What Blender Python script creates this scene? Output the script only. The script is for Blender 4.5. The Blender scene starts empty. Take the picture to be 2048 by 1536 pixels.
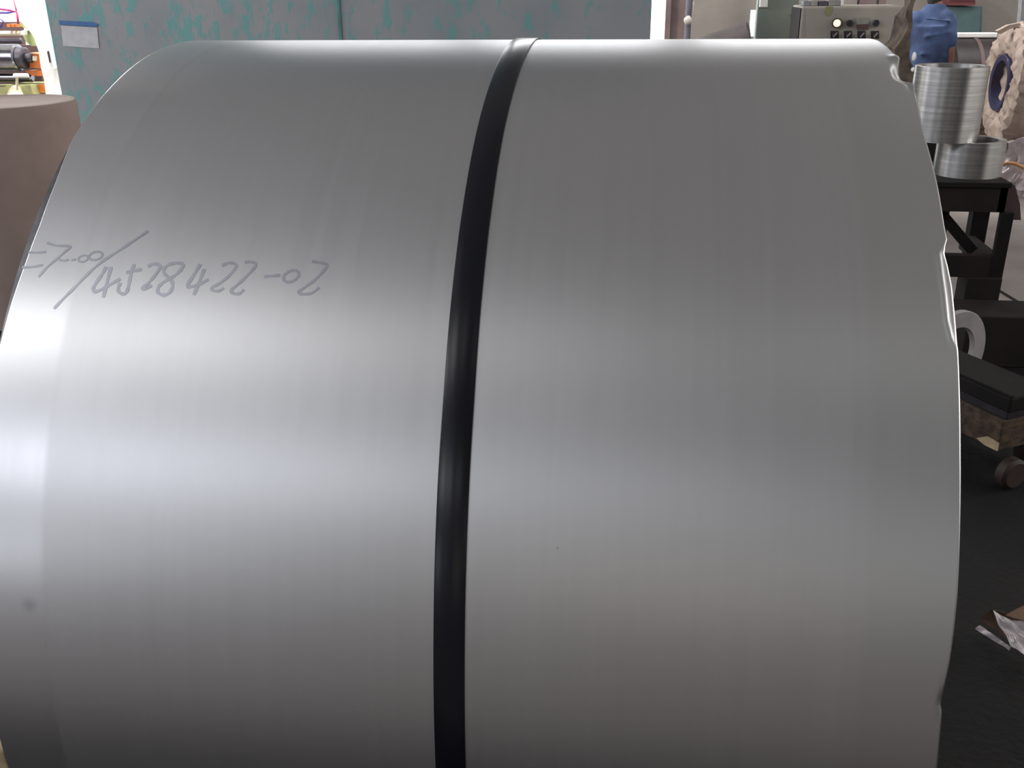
import bpy, bmesh, math, random
from mathutils import Vector, Matrix, noise
random.seed(7)
PI = math.pi
SC = bpy.context.scene
COL = SC.collection

# ------------------------------------------------------------------ camera, world, light
R = 0.70                       # coil radius (m); axis along X at y=0, z=ZC
ZC = 0.74
F_PX, PITCH, YAW, ROLL = 1936.8, 0.3928, -0.1307, -0.0099
CAM = Vector((0.0, -2.0904 * R, ZC + 1.1092 * R))
FW = Vector((math.sin(YAW) * math.cos(PITCH), math.cos(YAW) * math.cos(PITCH), -math.sin(PITCH)))
_r = Vector((math.cos(YAW), -math.sin(YAW), 0.0)); _u = _r.cross(FW)
RT = _r * math.cos(ROLL) + _u * math.sin(ROLL)
UP = -_r * math.sin(ROLL) + _u * math.cos(ROLL)
cd = bpy.data.cameras.new('camera'); cam = bpy.data.objects.new('camera', cd); COL.objects.link(cam)
cd.sensor_width = 36.0; cd.lens = F_PX / 2048 * 36; cd.clip_start = 0.05; cd.clip_end = 200
m = Matrix((RT, UP, -FW)).transposed().to_4x4(); m.translation = CAM
cam.matrix_world = m
SC.camera = cam

w = bpy.data.worlds.new('sky'); SC.world = w; w.use_nodes = True
wn = w.node_tree.nodes['Background']
wn.inputs[0].default_value = (0.93, 0.97, 1.0, 1); wn.inputs[1].default_value = 2.6

def area(name, loc, target, sx, sy, power, col=(1, 1, 1)):
    l = bpy.data.lights.new(name, 'AREA'); l.shape = 'RECTANGLE'; l.size = sx; l.size_y = sy
    l.energy = power; l.color = col
    o = bpy.data.objects.new(name, l); COL.objects.link(o)
    o.location = loc
    o.rotation_euler = (Vector(target) - Vector(loc)).to_track_quat('-Z', 'Y').to_euler()
    return o
CZ = 6.4     # ceiling height
# unseen windows and roof lights, powers fitted for brightness; side ones added as fill
SKY = (.91, .95, 1.05)
UNSEEN_WINDOWS = [  # facing axis, centre, size, power
 ('z', (-6.0, -4.0, 6.36), (1.6, 1.6), 58),
 ('z', (-3.5, -4.0, 6.36), (1.6, 1.6), 30),
 ('z', (-1.0, -4.0, 6.36), (1.6, 1.6), 6.4),
 ('z', (2.0, -4.0, 6.36), (1.6, 1.6), 3.8),
 ('y', (-6.5, -8.9, 1.6), (2.4, 1.2), 26),
 ('y', (-6.5, -8.9, 5.0), (2.4, 1.4), 67),
 ('y', (-3.5, -8.9, 5.0), (2.4, 1.4), 31),
 ('y', (0.0, -8.9, 5.0), (2.4, 1.4), 11.7),
 ('y', (4.0, -8.9, 3.0), (3.0, 2.0), 9),
 ('x', (-7.9, -1.5, 4.4), (7.0, 1.5), 325),  # unseen left ribbon, added as general fill
 ('X', (7.9, 1.0, 3.6), (9.0, 2.6), 368),  # unseen right ribbon, added as fill and for dent highlights
 ('x', (-7.9, 3.2, 2.4), (1.8, 1.6), 80),
 ('Y', (-2.05, 5.68, 2.8), (1.5, .9), 17.6),
 ('Y', (-.50, 5.68, 2.8), (1.3, .9), 20),
 ('Y', (1.05, 5.68, 2.65), (1.35, 1.1), 23.4),
 ('y', (-3.5, -8.9, 1.9), (2.0, 1.2), 3.3),
 ('y', (0.5, -8.9, 1.9), (2.4, 1.2), 5.5),  # unseen, tinted for a warm reflection on the coil
 ('z', (-3.8, -1.4, 6.36), (1.6, 1.6), 3),
]
for i_, (ax, c_, s_, pw_) in enumerate(UNSEEN_WINDOWS):
    t_ = {'z': (c_[0], c_[1], 0), 'y': (c_[0], 0, c_[2]), 'Y': (c_[0], 0, c_[2]), 'x': (0, c_[1], c_[2]), 'X': (0, c_[1], c_[2])}[ax]
    l_ = area('daylight_%d' % (i_ + 1), c_, t_, s_[0], s_[1], pw_, (1, .965, .945) if ax == 'X' else (1, .9, .72) if c_[0] == .5 else (.97, .97, .985) if ax in 'zY' else SKY)
    if ax == 'z': l_.rotation_euler = (0, 0, 0)
area('yard_skylight', (-4.3, 7.2, 5.9), (-4.3, 7.0, 0), 3.0, 2.5, 700, (1, .98, .94))  # area light added above the yard in place of open sky
area('yard_sunlight', (-5.4, 6.0, 3.9), (-3.9, 6.8, 1.1), .8, .8, 560, (1, .98, .94))
area('far_bay_skylight', (2.5, 7.6, 6.2), (2.5, 7.6, 0), 4.0, 2.0, 360, (1, .98, .96))  # unseen overhead light added to brighten the far bay
SC.view_settings.view_transform = 'Standard'; SC.view_settings.look = 'None'
SC.view_settings.gamma = 1.0; SC.view_settings.use_curve_mapping = False
SC.view_settings.exposure = 0.0

# ------------------------------------------------------------------ helpers
def ray(px, py):
    return RT * ((px - 1024) / F_PX) + UP * ((768 - py) / F_PX) + FW
def at(px, py, Y):
    d = ray(px, py); return CAM + d * ((Y - CAM.y) / d.y)
def atz(px, py, z):
    d = ray(px, py); return CAM + d * ((z - CAM.z) / d.z)

def link(name, bm, mat, parent=None, smooth=False, autos=None):
    me = bpy.data.meshes.new(name); bm.to_mesh(me); bm.free()
    if mat: me.materials.append(mat)
    if smooth:
        for p in me.polygons: p.use_smooth = True
        if autos is not None:
            try: me.set_sharp_from_angle(angle=math.radians(autos))
            except Exception: pass
    o = bpy.data.objects.new(name, me); COL.objects.link(o)
    if parent: o.parent = parent
    return o
def thing(name, label, cat, loc=(0, 0, 0), group=None):
    o = bpy.data.objects.new(name, None); COL.objects.link(o); o.location = loc
    o.empty_display_size = .1
    o['label'] = label; o['category'] = cat
    if group: o['group'] = group
    return o
def tag(o, label, cat, group=None):
    o['label'] = label; o['category'] = cat
    if group: o['group'] = group
    return o
def struct(o):
    o['kind'] = 'structure'; return o
def shift(o, root):
    """mesh built in world coordinates, parented to an empty that has a location"""
    l = root.location
    for v in o.data.vertices: v.co -= l
    return o
def part(name, bm, mat, root, smooth=False, autos=None):
    l = root.location if root.parent is None else root.parent.location
    if root.type == 'EMPTY':
        bmesh.ops.translate(bm, verts=bm.verts, vec=-root.location)
    elif root.parent is not None:
        bmesh.ops.translate(bm, verts=bm.verts, vec=-root.parent.location)
    return link(name, bm, mat, root, smooth, autos)

def B(): return bmesh.new()
def box(bm, lo, hi, bevel=0.0, M=None):
    r = bmesh.ops.create_cube(bm, size=1.0)
    vs = r['verts']
    lo = Vector(lo); hi = Vector(hi)
    for v in vs:
        v.co = Vector(((lo.x + hi.x) / 2 + v.co.x * (hi.x - lo.x), (lo.y + hi.y) / 2 + v.co.y * (hi.y - lo.y), (lo.z + hi.z) / 2 + v.co.z * (hi.z - lo.z)))
    if bevel:
        es = list({e for v in vs for e in v.link_edges})
        r2 = bmesh.ops.bevel(bm, geom=es, offset=bevel, segments=2, affect='EDGES', profile=.5)
        vs = list({v for f in r2['faces'] for v in f.verts} | set(v for v in vs if v.is_valid))
    if M is not None:
        for v in vs: v.co = M @ v.co
    return vs
def bar(bm, a, b, wx, wy, bevel=0.0, ref=Vector((0, 0, 1))):
    a = Vector(a); b = Vector(b); d = b - a; L = d.length; d.normalize()
    if abs(d.dot(ref)) > .95: ref = Vector((0, 1, 0))
    s = d.cross(ref).normalized(); t = s.cross(d).normalized()
    M = Matrix((s, t, d)).transposed().to_4x4(); M.translation = a
    return box(bm, (-wx / 2, -wy / 2, 0), (wx / 2, wy / 2, L), bevel, M)
def lathe(bm, prof, M=None, n=48, close=True, wob=None):
    """prof: (radius, height) pairs turned about Z; closed loop if close"""
    rings = []
    for k in range(n):
        a = 2 * PI * k / n; ring = []
        for i, (r, z) in enumerate(prof):
            rr = r + (wob(a, i, r, z) if wob else 0)
            co = Vector((rr * math.cos(a), rr * math.sin(a), z))
            ring.append(bm.verts.new(M @ co if M else co))
        rings.append(ring)
    P = len(prof)
    for k in range(n):
        A = rings[k]; Bn = rings[(k + 1) % n]
        for i in range(P if close else P - 1):
            j = (i + 1) % P
            try: bm.faces.new((A[i], Bn[i], Bn[j], A[j]))
            except ValueError: pass
    return rings
def cyl(bm, a, b, r, n=24, r2=None, bev=0.0):
    a = Vector(a); b = Vector(b); d = b - a; L = d.length
    q = d.to_track_quat('Z', 'Y').to_matrix().to_4x4(); q.translation = a
    r2 = r if r2 is None else r2
    bv = min(bev, r * .5, L * .3)
    prof = [(0.0001, 0), (r - bv, 0), (r, bv), (r2, L - bv), (r2 - bv, L), (0.0001, L)] if bv else [(0.0001, 0), (r, 0), (r2, L), (0.0001, L)]
    lathe(bm, prof, q, n, close=False)
    bmesh.ops.remove_doubles(bm, verts=bm.verts, dist=.0004)
def prism(bm, pts, vec):
    """extrude a polygon (world points) by vec"""
    vec = Vector(vec)
    f = [bm.verts.new(p) for p in pts]; g = [bm.verts.new(Vector(p) + vec) for p in pts]
    n = len(pts)
    bm.faces.new(f); bm.faces.new(list(reversed(g)))
    for i in range(n): bm.faces.new((f[i], g[i], g[(i + 1) % n], f[(i + 1) % n]))
    bmesh.ops.recalc_face_normals(bm, faces=bm.faces)
def pprism(bm, pix, Y, depth, bevel=0):
    pts = [at(x, y, Y) for x, y in pix]
    prism(bm, pts, (0, depth, 0))
def tube(bm, pts, r, n=8):
    pts = [Vector(p) for p in pts]; rings = []
    for i, p in enumerate(pts):
        d = (pts[min(i + 1, len(pts) - 1)] - pts[max(i - 1, 0)]).normalized()
        ref = Vector((0, 0, 1)) if abs(d.z) < .9 else Vector((1, 0, 0))
        s = d.cross(ref).normalized(); t = s.cross(d)
        rr = r[i] if isinstance(r, (list, tuple)) else r
        rings.append([bm.verts.new(p + (s * math.cos(2 * PI * k / n) + t * math.sin(2 * PI * k / n)) * rr) for k in range(n)])
    for i in range(len(rings) - 1):
        for k in range(n):
            bm.faces.new((rings[i][k], rings[i][(k + 1) % n], rings[i + 1][(k + 1) % n], rings[i + 1][k]))
    bm.faces.new(list(reversed(rings[0]))); bm.faces.new(rings[-1])
def sheet(bm, c, nu=16, nv=12, amp=.02, freq=12, seed=0, th=.002):
    """crumpled sheet between four corners c (bilinear), with real thickness"""
    c = [Vector(p) for p in c]
    nrm = (c[1] - c[0]).cross(c[3] - c[0]).normalized()
    top = []; bot = []
    for j in range(nv + 1):
        a = []; b = []
        for i in range(nu + 1):
            u = i / nu; v = j / nv
            p = (c[0] * (1 - u) + c[1] * u) * (1 - v) + (c[3] * (1 - u) + c[2] * u) * v
            q = p * freq + Vector((seed, seed * 2, 0))
            n1 = abs(noise.noise(q)) * 2 - .5 + .6 * abs(noise.noise(q * 2.3)) - .3
            d = nrm * n1 * amp + Vector((noise.noise(q + Vector((9, 0, 0))), noise.noise(q + Vector((0, 9, 0))), 0)) * amp * .6
            a.append(bm.verts.new(p + d)); b.append(bm.verts.new(p + d - nrm * th))
        top.append(a); bot.append(b)
    for j in range(nv):
        for i in range(nu):
            bm.faces.new((top[j][i], top[j][i + 1], top[j + 1][i + 1], top[j + 1][i]))
            bm.faces.new((bot[j][i], bot[j + 1][i], bot[j + 1][i + 1], bot[j][i + 1]))
    for i in range(nu):
        bm.faces.new((top[0][i], bot[0][i], bot[0][i + 1], top[0][i + 1])); bm.faces.new((top[nv][i], top[nv][i + 1], bot[nv][i + 1], bot[nv][i]))
    for j in range(nv):
        bm.faces.new((top[j][0], top[j + 1][0], bot[j + 1][0], bot[j][0])); bm.faces.new((top[j][nu], bot[j][nu], bot[j + 1][nu], top[j + 1][nu]))

# ------------------------------------------------------------------ materials
def lin(c):
    f = lambda x: (x / 12.92 if x <= .04045 else ((x + .055) / 1.055) ** 2.4)
    return tuple(f(v / 255) for v in c) + (1,)
def nodes(name):
    m = bpy.data.materials.new(name); m.use_nodes = True
    nt = m.node_tree; return m, nt, nt.nodes['Principled BSDF']
def N(nt, t, **kw):
    n = nt.nodes.new(t)
    for k, v in kw.items():
        if k.startswith('i_'):
            key = k[2:]
            key = int(key) if key.isdigit() else key.replace('_', ' ')
            n.inputs[key].default_value = v
        else: setattr(n, k, v)
    return n
def mat(name, c1, c2=None, scale=8, rough=.6, metal=0, stretch=(1, 1, 1), bump=.0, bscale=40, lo=.35, hi=.65, spec=.5, coat=0, coord='Object', detail=4, rvar=.0, aniso=0):
    m, nt, p = nodes(name)
    p.inputs['Roughness'].default_value = rough; p.inputs['Metallic'].default_value = metal
    p.inputs['Specular IOR Level'].default_value = spec; p.inputs['Coat Weight'].default_value = coat
    tc = N(nt, 'ShaderNodeTexCoord'); mp = N(nt, 'ShaderNodeMapping'); mp.inputs['Scale'].default_value = stretch
    nt.links.new(tc.outputs[coord], mp.inputs[0])
    if c2 is None: c2 = tuple(max(0, v * .8) for v in c1)
    nz = N(nt, 'ShaderNodeTexNoise'); nz.inputs['Scale'].default_value = scale; nz.inputs['Detail'].default_value = detail
    nt.links.new(mp.outputs[0], nz.inputs['Vector'])
    cr = N(nt, 'ShaderNodeValToRGB'); cr.color_ramp.elements[0].position = lo; cr.color_ramp.elements[1].position = hi
    cr.color_ramp.elements[0].color = lin(c1); cr.color_ramp.elements[1].color = lin(c2)
    nt.links.new(nz.outputs[0], cr.inputs[0]); nt.links.new(cr.outputs[0], p.inputs['Base Color'])
    if bump:
        n2 = N(nt, 'ShaderNodeTexNoise'); n2.inputs['Scale'].default_value = bscale; n2.inputs['Detail'].default_value = 3
        nt.links.new(mp.outputs[0], n2.inputs['Vector'])
        b = N(nt, 'ShaderNodeBump'); b.inputs['Strength'].default_value = bump; b.inputs['Distance'].default_value = .01
        nt.links.new(n2.outputs[0], b.inputs['Height']); nt.links.new(b.outputs[0], p.inputs['Normal'])
    if rvar:
        mr = N(nt, 'ShaderNodeMapRange'); mr.inputs[3].default_value = max(.02, rough - rvar); mr.inputs[4].default_value = rough + rvar
        nt.links.new(nz.outputs[0], mr.inputs[0]); nt.links.new(mr.outputs[0], p.inputs['Roughness'])
    return m

ROUGH = .38
def coil_material():
    """skin-passed strip steel: fine lengthwise grain, a brighter smoother edge band"""
    m, nt, p = nodes('strip_steel')
    p.inputs['Metallic'].default_value = 1.0
    uv = N(nt, 'ShaderNodeUVMap'); uv.uv_map = 'wrap'
    sep = N(nt, 'ShaderNodeSeparateXYZ'); nt.links.new(uv.outputs[0], sep.inputs[0])
    # fine grain running round the coil
    mp = N(nt, 'ShaderNodeMapping'); mp.inputs['Scale'].default_value = (90, 1.2, 1)
    nt.links.new(uv.outputs[0], mp.inputs[0])
    g = N(nt, 'ShaderNodeTexNoise'); g.inputs['Scale'].default_value = 1; g.inputs['Detail'].default_value = 5
    nt.links.new(mp.outputs[0], g.inputs['Vector'])
    mp2 = N(nt, 'ShaderNodeMapping'); mp2.inputs['Scale'].default_value = (7, .5, 1)
    nt.links.new(uv.outputs[0], mp2.inputs[0])
    g2 = N(nt, 'ShaderNodeTexNoise'); g2.inputs['Scale'].default_value = 1; g2.inputs['Detail'].default_value = 2
    nt.links.new(mp2.outputs[0], g2.inputs['Vector'])
    # edge band mask (left, with a slightly wandering border) and faint right band
    wob = N(nt, 'ShaderNodeMath', operation='MULTIPLY_ADD'); wob.inputs[1].default_value = .02; wob.inputs[2].default_value = -.01
    nt.links.new(g2.outputs[0], wob.inputs[0])
    ad = N(nt, 'ShaderNodeMath', operation='ADD'); nt.links.new(sep.outputs[0], ad.inputs[0]); nt.links.new(wob.outputs[0], ad.inputs[1])
    band = N(nt, 'ShaderNodeMapRange'); band.inputs[1].default_value = -.872 * R; band.inputs[2].default_value = -.862 * R
    band.inputs[3].default_value = 1; band.inputs[4].default_value = 0; nt.links.new(ad.outputs[0], band.inputs[0])
    bandr = N(nt, 'ShaderNodeMapRange'); bandr.inputs[1].default_value = .325 * R; bandr.inputs[2].default_value = .34 * R
    bandr.inputs[3].default_value = 0; bandr.inputs[4].default_value = 1; nt.links.new(ad.outputs[0], bandr.inputs[0])
    # roughness
    r1 = N(nt, 'ShaderNodeMapRange'); r1.inputs[1].default_value = .3; r1.inputs[2].default_value = .7
    r1.inputs[3].default_value = ROUGH - .012; r1.inputs[4].default_value = ROUGH + .012; nt.links.new(g.outputs[0], r1.inputs[0])
    r2 = N(nt, 'ShaderNodeMath', operation='MULTIPLY_ADD'); r2.inputs[1].default_value = -.045
    nt.links.new(band.outputs[0], r2.inputs[0]); nt.links.new(r1.outputs[0], r2.inputs[2])
    nt.links.new(r2.outputs[0], p.inputs['Roughness'])
    # colour
    c = N(nt, 'ShaderNodeValToRGB'); c.color_ramp.elements[0].position = .3; c.color_ramp.elements[1].position = .7
    c.color_ramp.elements[0].color = (.615, .615, .622, 1); c.color_ramp.elements[1].color = (.635, .635, .642, 1)
    nt.links.new(g.outputs[0], c.inputs[0])
    mx = N(nt, 'ShaderNodeMix', data_type='RGBA'); mx.inputs[7].default_value = (.665, .665, .675, 1)
    nt.links.new(band.outputs[0], mx.inputs[0]); nt.links.new(c.outputs[0], mx.inputs[6])
    mr = N(nt, 'ShaderNodeMix', data_type='RGBA'); mr.inputs[7].default_value = (.60, .605, .60, 1)
    nt.links.new(bandr.outputs[0], mr.inputs[0]); nt.links.new(mx.outputs[2], mr.inputs[6])
    # grey rubbed mark low on the left and a tiny speck
    last = mr
    for (u, v, su, sv, soft, col) in ((-.887 * R, math.radians(14.3) * R, 1, .8, .011, (.46, .46, .46, 1)), (-.091 * R, math.radians(22.1) * R, 1, 1, .0012, (.1, .1, .1, 1))):
        cx = N(nt, 'ShaderNodeVectorMath', operation='SUBTRACT'); cx.inputs[1].default_value = (u, v, 0)
        nt.links.new(uv.outputs[0], cx.inputs[0])
        ln = N(nt, 'ShaderNodeVectorMath', operation='LENGTH'); nt.links.new(cx.outputs[0], ln.inputs[0])
        f = N(nt, 'ShaderNodeMapRange'); f.inputs[1].default_value = 0; f.inputs[2].default_value = soft
        f.inputs[3].default_value = .8; f.inputs[4].default_value = 0; nt.links.new(ln.outputs['Value'], f.inputs[0])
        q = N(nt, 'ShaderNodeMix', data_type='RGBA'); q.inputs[7].default_value = col
        nt.links.new(f.outputs[0], q.inputs[0]); nt.links.new(last.outputs[2], q.inputs[6]); last = q
    nt.links.new(last.outputs[2], p.inputs['Base Color'])
    b = N(nt, 'ShaderNodeBump'); b.inputs['Strength'].default_value = .02; b.inputs['Distance'].default_value = .0003
    nt.links.new(g.outputs[0], b.inputs['Height']); nt.links.new(b.outputs[0], p.inputs['Normal'])
    return m

def peeling_wall():
    m, nt, p = nodes('peeling_teal_wall'); p.inputs['Roughness'].default_value = .75
    tc = N(nt, 'ShaderNodeTexCoord')
    mp = N(nt, 'ShaderNodeMapping'); mp.inputs['Scale'].default_value = (1.9, 1, .9); nt.links.new(tc.outputs['Object'], mp.inputs[0])
    n1 = N(nt, 'ShaderNodeTexNoise'); n1.inputs['Scale'].default_value = 6.5; n1.inputs['Detail'].default_value = 8; n1.inputs['Roughness'].default_value = .68
    nt.links.new(mp.outputs[0], n1.inputs['Vector'])
    # more paint left on the left half of the wall
    sx = N(nt, 'ShaderNodeSeparateXYZ'); nt.links.new(tc.outputs['Object'], sx.inputs[0])
    gx = N(nt, 'ShaderNodeMapRange'); gx.inputs[1].default_value = -3.2; gx.inputs[2].default_value = .6; gx.inputs[3].default_value = .03; gx.inputs[4].default_value = -.05
    nt.links.new(sx.outputs[0], gx.inputs[0])
    ad = N(nt, 'ShaderNodeMath', operation='ADD'); nt.links.new(n1.outputs[0], ad.inputs[0]); nt.links.new(gx.outputs[0], ad.inputs[1])
    cr = N(nt, 'ShaderNodeValToRGB'); cr.color_ramp.elements[0].position = .53; cr.color_ramp.elements[1].position = .60
    nt.links.new(ad.outputs[0], cr.inputs[0])
    n2 = N(nt, 'ShaderNodeTexNoise'); n2.inputs['Scale'].default_value = 1.7; n2.inputs['Detail'].default_value = 6; nt.links.new(tc.outputs['Object'], n2.inputs['Vector'])
    c2 = N(nt, 'ShaderNodeValToRGB'); c2.color_ramp.elements[0].position = .35; c2.color_ramp.elements[1].position = .7
    c2.color_ramp.elements[0].color = lin((132, 138, 142)); c2.color_ramp.elements[1].color = lin((150, 149, 151)); nt.links.new(n2.outputs[0], c2.inputs[0])
    c3 = N(nt, 'ShaderNodeValToRGB'); c3.color_ramp.elements[0].color = lin((98, 144, 144)); c3.color_ramp.elements[1].color = lin((112, 158, 155)); nt.links.new(n2.outputs[0], c3.inputs[0])
    mx = N(nt, 'ShaderNodeMix', data_type='RGBA'); nt.links.new(cr.outputs[0], mx.inputs[0]); nt.links.new(c2.outputs[0], mx.inputs[6]); nt.links.new(c3.outputs[0], mx.inputs[7])
    nt.links.new(mx.outputs[2], p.inputs['Base Color'])
    b = N(nt, 'ShaderNodeBump'); b.inputs['Strength'].default_value = .3; b.inputs['Distance'].default_value = .01
    nt.links.new(cr.outputs[0], b.inputs['Height']); nt.links.new(b.outputs[0], p.inputs['Normal'])
    return m

def floor_material():
    m, nt, p = nodes('workshop_floor')
    tc = N(nt, 'ShaderNodeTexCoord')
    n1 = N(nt, 'ShaderNodeTexNoise'); n1.inputs['Scale'].default_value = 2.2; n1.inputs['Detail'].default_value = 8; nt.links.new(tc.outputs['Object'], n1.inputs['Vector'])
    # oily, blackened bay round the coil; bare concrete further off
    sx = N(nt, 'ShaderNodeSeparateXYZ'); nt.links.new(tc.outputs['Object'], sx.inputs[0])
    w_ = N(nt, 'ShaderNodeMath', operation='MULTIPLY_ADD'); w_.inputs[1].default_value = .7; nt.links.new(n1.outputs[0], w_.inputs[0]); nt.links.new(sx.outputs[1], w_.inputs[2])
    ctr = N(nt, 'ShaderNodeMath', operation='SUBTRACT'); ctr.inputs[1].default_value = .75; nt.links.new(w_.outputs[0], ctr.inputs[0])
    ab = N(nt, 'ShaderNodeMath', operation='ABSOLUTE'); nt.links.new(ctr.outputs[0], ab.inputs[0])
    gy = N(nt, 'ShaderNodeMapRange'); gy.inputs[1].default_value = 2.2; gy.inputs[2].default_value = 2.6; nt.links.new(ab.outputs[0], gy.inputs[0])
    ca = N(nt, 'ShaderNodeValToRGB'); ca.color_ramp.elements[0].position = .35; ca.color_ramp.elements[1].position = .72
    ca.color_ramp.elements[0].color = lin((13, 12, 12)); ca.color_ramp.elements[1].color = lin((25, 23, 22)); nt.links.new(n1.outputs[0], ca.inputs[0])
    cb = N(nt, 'ShaderNodeValToRGB'); cb.color_ramp.elements[0].position = .35; cb.color_ramp.elements[1].position = .65
    cb.color_ramp.elements[0].color = lin((120, 113, 110)); cb.color_ramp.elements[1].color = lin((136, 129, 125)); nt.links.new(n1.outputs[0], cb.inputs[0])
    mx = N(nt, 'ShaderNodeMix', data_type='RGBA'); nt.links.new(gy.outputs[0], mx.inputs[0]); nt.links.new(ca.outputs[0], mx.inputs[6]); nt.links.new(cb.outputs[0], mx.inputs[7])
    nt.links.new(mx.outputs[2], p.inputs['Base Color'])
    p.inputs['Roughness'].default_value = .75; p.inputs['Specular IOR Level'].default_value = .25
    n3 = N(nt, 'ShaderNodeTexNoise'); n3.inputs['Scale'].default_value = 45; n3.inputs['Detail'].default_value = 5; nt.links.new(tc.outputs['Object'], n3.inputs['Vector'])
    b = N(nt, 'ShaderNodeBump'); b.inputs['Strength'].default_value = .4; b.inputs['Distance'].default_value = .01
    nt.links.new(n3.outputs[0], b.inputs['Height']); nt.links.new(b.outputs[0], p.inputs['Normal'])
    return m

M = {}
M['steel'] = coil_material()
M['wallpeel'] = peeling_wall()
M['floor'] = floor_material()
M['concrete'] = mat('grey_render', (112, 106, 101), (124, 118, 112), 2.5, .8, bump=.2, bscale=30)
M['sidewall'] = mat('dim_wall', (176, 174, 170), (160, 158, 154), 1.5, .85)
M['ceiling'] = mat('roof_sheet', (172, 170, 168), (158, 156, 154), 1.5, .8)
M['frame'] = mat('window_frame_paint', (90, 96, 98), (70, 76, 78), 6, .5)
M['strap'] = mat('blue_black_strap', (13, 14, 20), (17, 19, 28), 14, .24, spec=.35, stretch=(3, .4, .4), rvar=.03)
M['ink'] = mat('grey_marker', (172, 173, 180), (178, 179, 186), 60, .42, metal=1)
M['sidesteel'] = mat('coil_side_steel', (140, 140, 143), (110, 110, 112), 30, .45, metal=1)
M['kraft'] = mat('brown_kraft', (124, 108, 100), (110, 96, 90), 5, .8, bump=.1)
M['kraft_dark'] = mat('brown_kraft_dark', (158, 138, 129), (142, 124, 116), 4, .75, bump=.15, bscale=20)
M['teal'] = mat('teal_paint', (84, 132, 128), (70, 112, 110), 12, .6)
M['paper'] = mat('notice_paper', (188, 188, 191), (176, 176, 180), 20, .7)
M['blue'] = mat('notice_blue', (52, 92, 146), (66, 104, 152), 20, .6)
M['brownwall'] = mat('reddish_jamb', (106, 90, 90), (94, 78, 77), 6, .8)
M['pipe'] = mat('dark_conduit', (84, 82, 96), (70, 66, 76), 10, .5)
M['plaster'] = mat('pale_plaster_lump', (190, 184, 178), (160, 150, 146), 30, .8)
M['green'] = mat('green_grey_enamel', (118, 126, 116), (104, 112, 104), 5, .55)
M['beige'] = mat('beige_enamel', (164, 157, 146), (152, 145, 134), 5, .55)
M['black'] = mat('black_plastic', (36, 34, 38), (50, 46, 50), 20, .4)
M['ring'] = mat('bezel_grey', (160, 156, 150), (140, 136, 130), 20, .4)
M['greybox'] = mat('grey_plastic', (140, 140, 142), (120, 120, 122), 20, .6)
M['white'] = mat('white_enamel', (240, 240, 236), (228, 226, 220), 10, .35)
M['cream'] = mat('cream_enamel', (214, 204, 176), (196, 188, 158), 10, .5)
M['shirt'] = mat('blue_work_shirt', (60, 79, 118), (46, 60, 92), 7, .85, bump=.5, bscale=18)
M['trousers'] = mat('dark_trousers', (52, 50, 60), (40, 38, 46), 10, .9)
M['skin'] = mat('skin', (146, 104, 92), (130, 90, 80), 10, .6)
M['hair'] = mat('black_hair', (34, 28, 26), (22, 18, 18), 60, .7)
M['tealbox'] = mat('teal_cabinet', (70, 92, 94), (60, 82, 84), 8, .6)
M['redbox'] = mat('dull_red_paint', (104, 50, 54), (84, 42, 46), 8, .6)
M['darksteel'] = mat('dark_scaled_steel', (60, 52, 50), (42, 37, 37), 9, .5, metal=.3)
M['blacksteel'] = mat('black_painted_steel', (26, 22, 20), (18, 16, 15), 12, .75, spec=.2, bump=.15)
M['apron'] = mat('brown_black_steel', (40, 32, 30), (30, 25, 25), 6, .75, spec=.2)
M['camo'] = mat('mottled_brown_wrap', (104, 92, 78), (62, 52, 48), 14, .9, bump=.5, bscale=14)
M['wrap'] = mat('crumpled_paper', (158, 142, 131), (136, 119, 109), 9, .8, bump=.6, bscale=18)
M['blueprot'] = mat('blue_black_protector', (42, 44, 78), (34, 34, 56), 8, .4)
M['wood'] = mat('dirty_timber', (84, 66, 48), (46, 36, 29), 6, .85, stretch=(1, 6, 6), bump=.4, bscale=10)
M['woodlight'] = mat('fresh_split_timber', (190, 168, 136), (160, 140, 110), 20, .85)
M['rubber'] = mat('brown_wheel', (56, 37, 28), (38, 27, 23), 8, .7)
M['ringsteel'] = mat('ground_grey_ring', (158, 152, 152), (142, 138, 138), 10, .55, metal=.15)
M['cardboard'] = mat('brown_cardboard', (112, 88, 70), (90, 70, 56), 8, .85)
M['film'] = mat('white_plastic_film', (206, 196, 200), (176, 168, 172), 14, .3)
M['orange'] = mat('orange_paint', (206, 118, 50), (178, 92, 40), 10, .5)
M['yellow'] = mat('yellow_paint', (214, 170, 50), (190, 150, 40), 10, .5)
M['khaki'] = mat('khaki_casting', (150, 150, 104), (124, 122, 84), 10, .5)
M['lime'] = mat('yellow_green_casting', (150, 160, 104), (128, 138, 84), 10, .5)
M['magenta'] = mat('magenta_cable', (190, 60, 110), (160, 50, 90), 10, .5)
M['violet'] = mat('violet_cable', (110, 96, 190), (90, 80, 160), 10, .5)
M['chrome'] = mat('polished_roll', (150, 150, 156), (120, 118, 124), 10, .22, metal=1)
M['rollend'] = mat('roll_collar', (84, 80, 88), (66, 62, 70), 10, .4, metal=.6)
M['tarp'] = mat('dark_tarpaulin', (54, 46, 45), (40, 34, 34), 9, .8)
M['orangestrip'] = mat('ochre_band', (176, 124, 76), (150, 104, 64), 8, .5)
M['tin'] = mat('bright_tube_steel', (190, 188, 185), (164, 162, 160), 5, .34, metal=1, stretch=(.6, .6, 22), rvar=.04)
M['foil'] = mat('crinkled_foil', (196, 192, 196), (150, 146, 152), 9, .3, metal=.85)
M['panelbrown'] = mat('maroon_plate', (86, 64, 62), (70, 52, 52), 6, .6)
_p = M['tin'].node_tree.nodes['Principled BSDF']; _t = N(M['tin'].node_tree, 'ShaderNodeTangent', direction_type='RADIAL', axis='Z')
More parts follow.
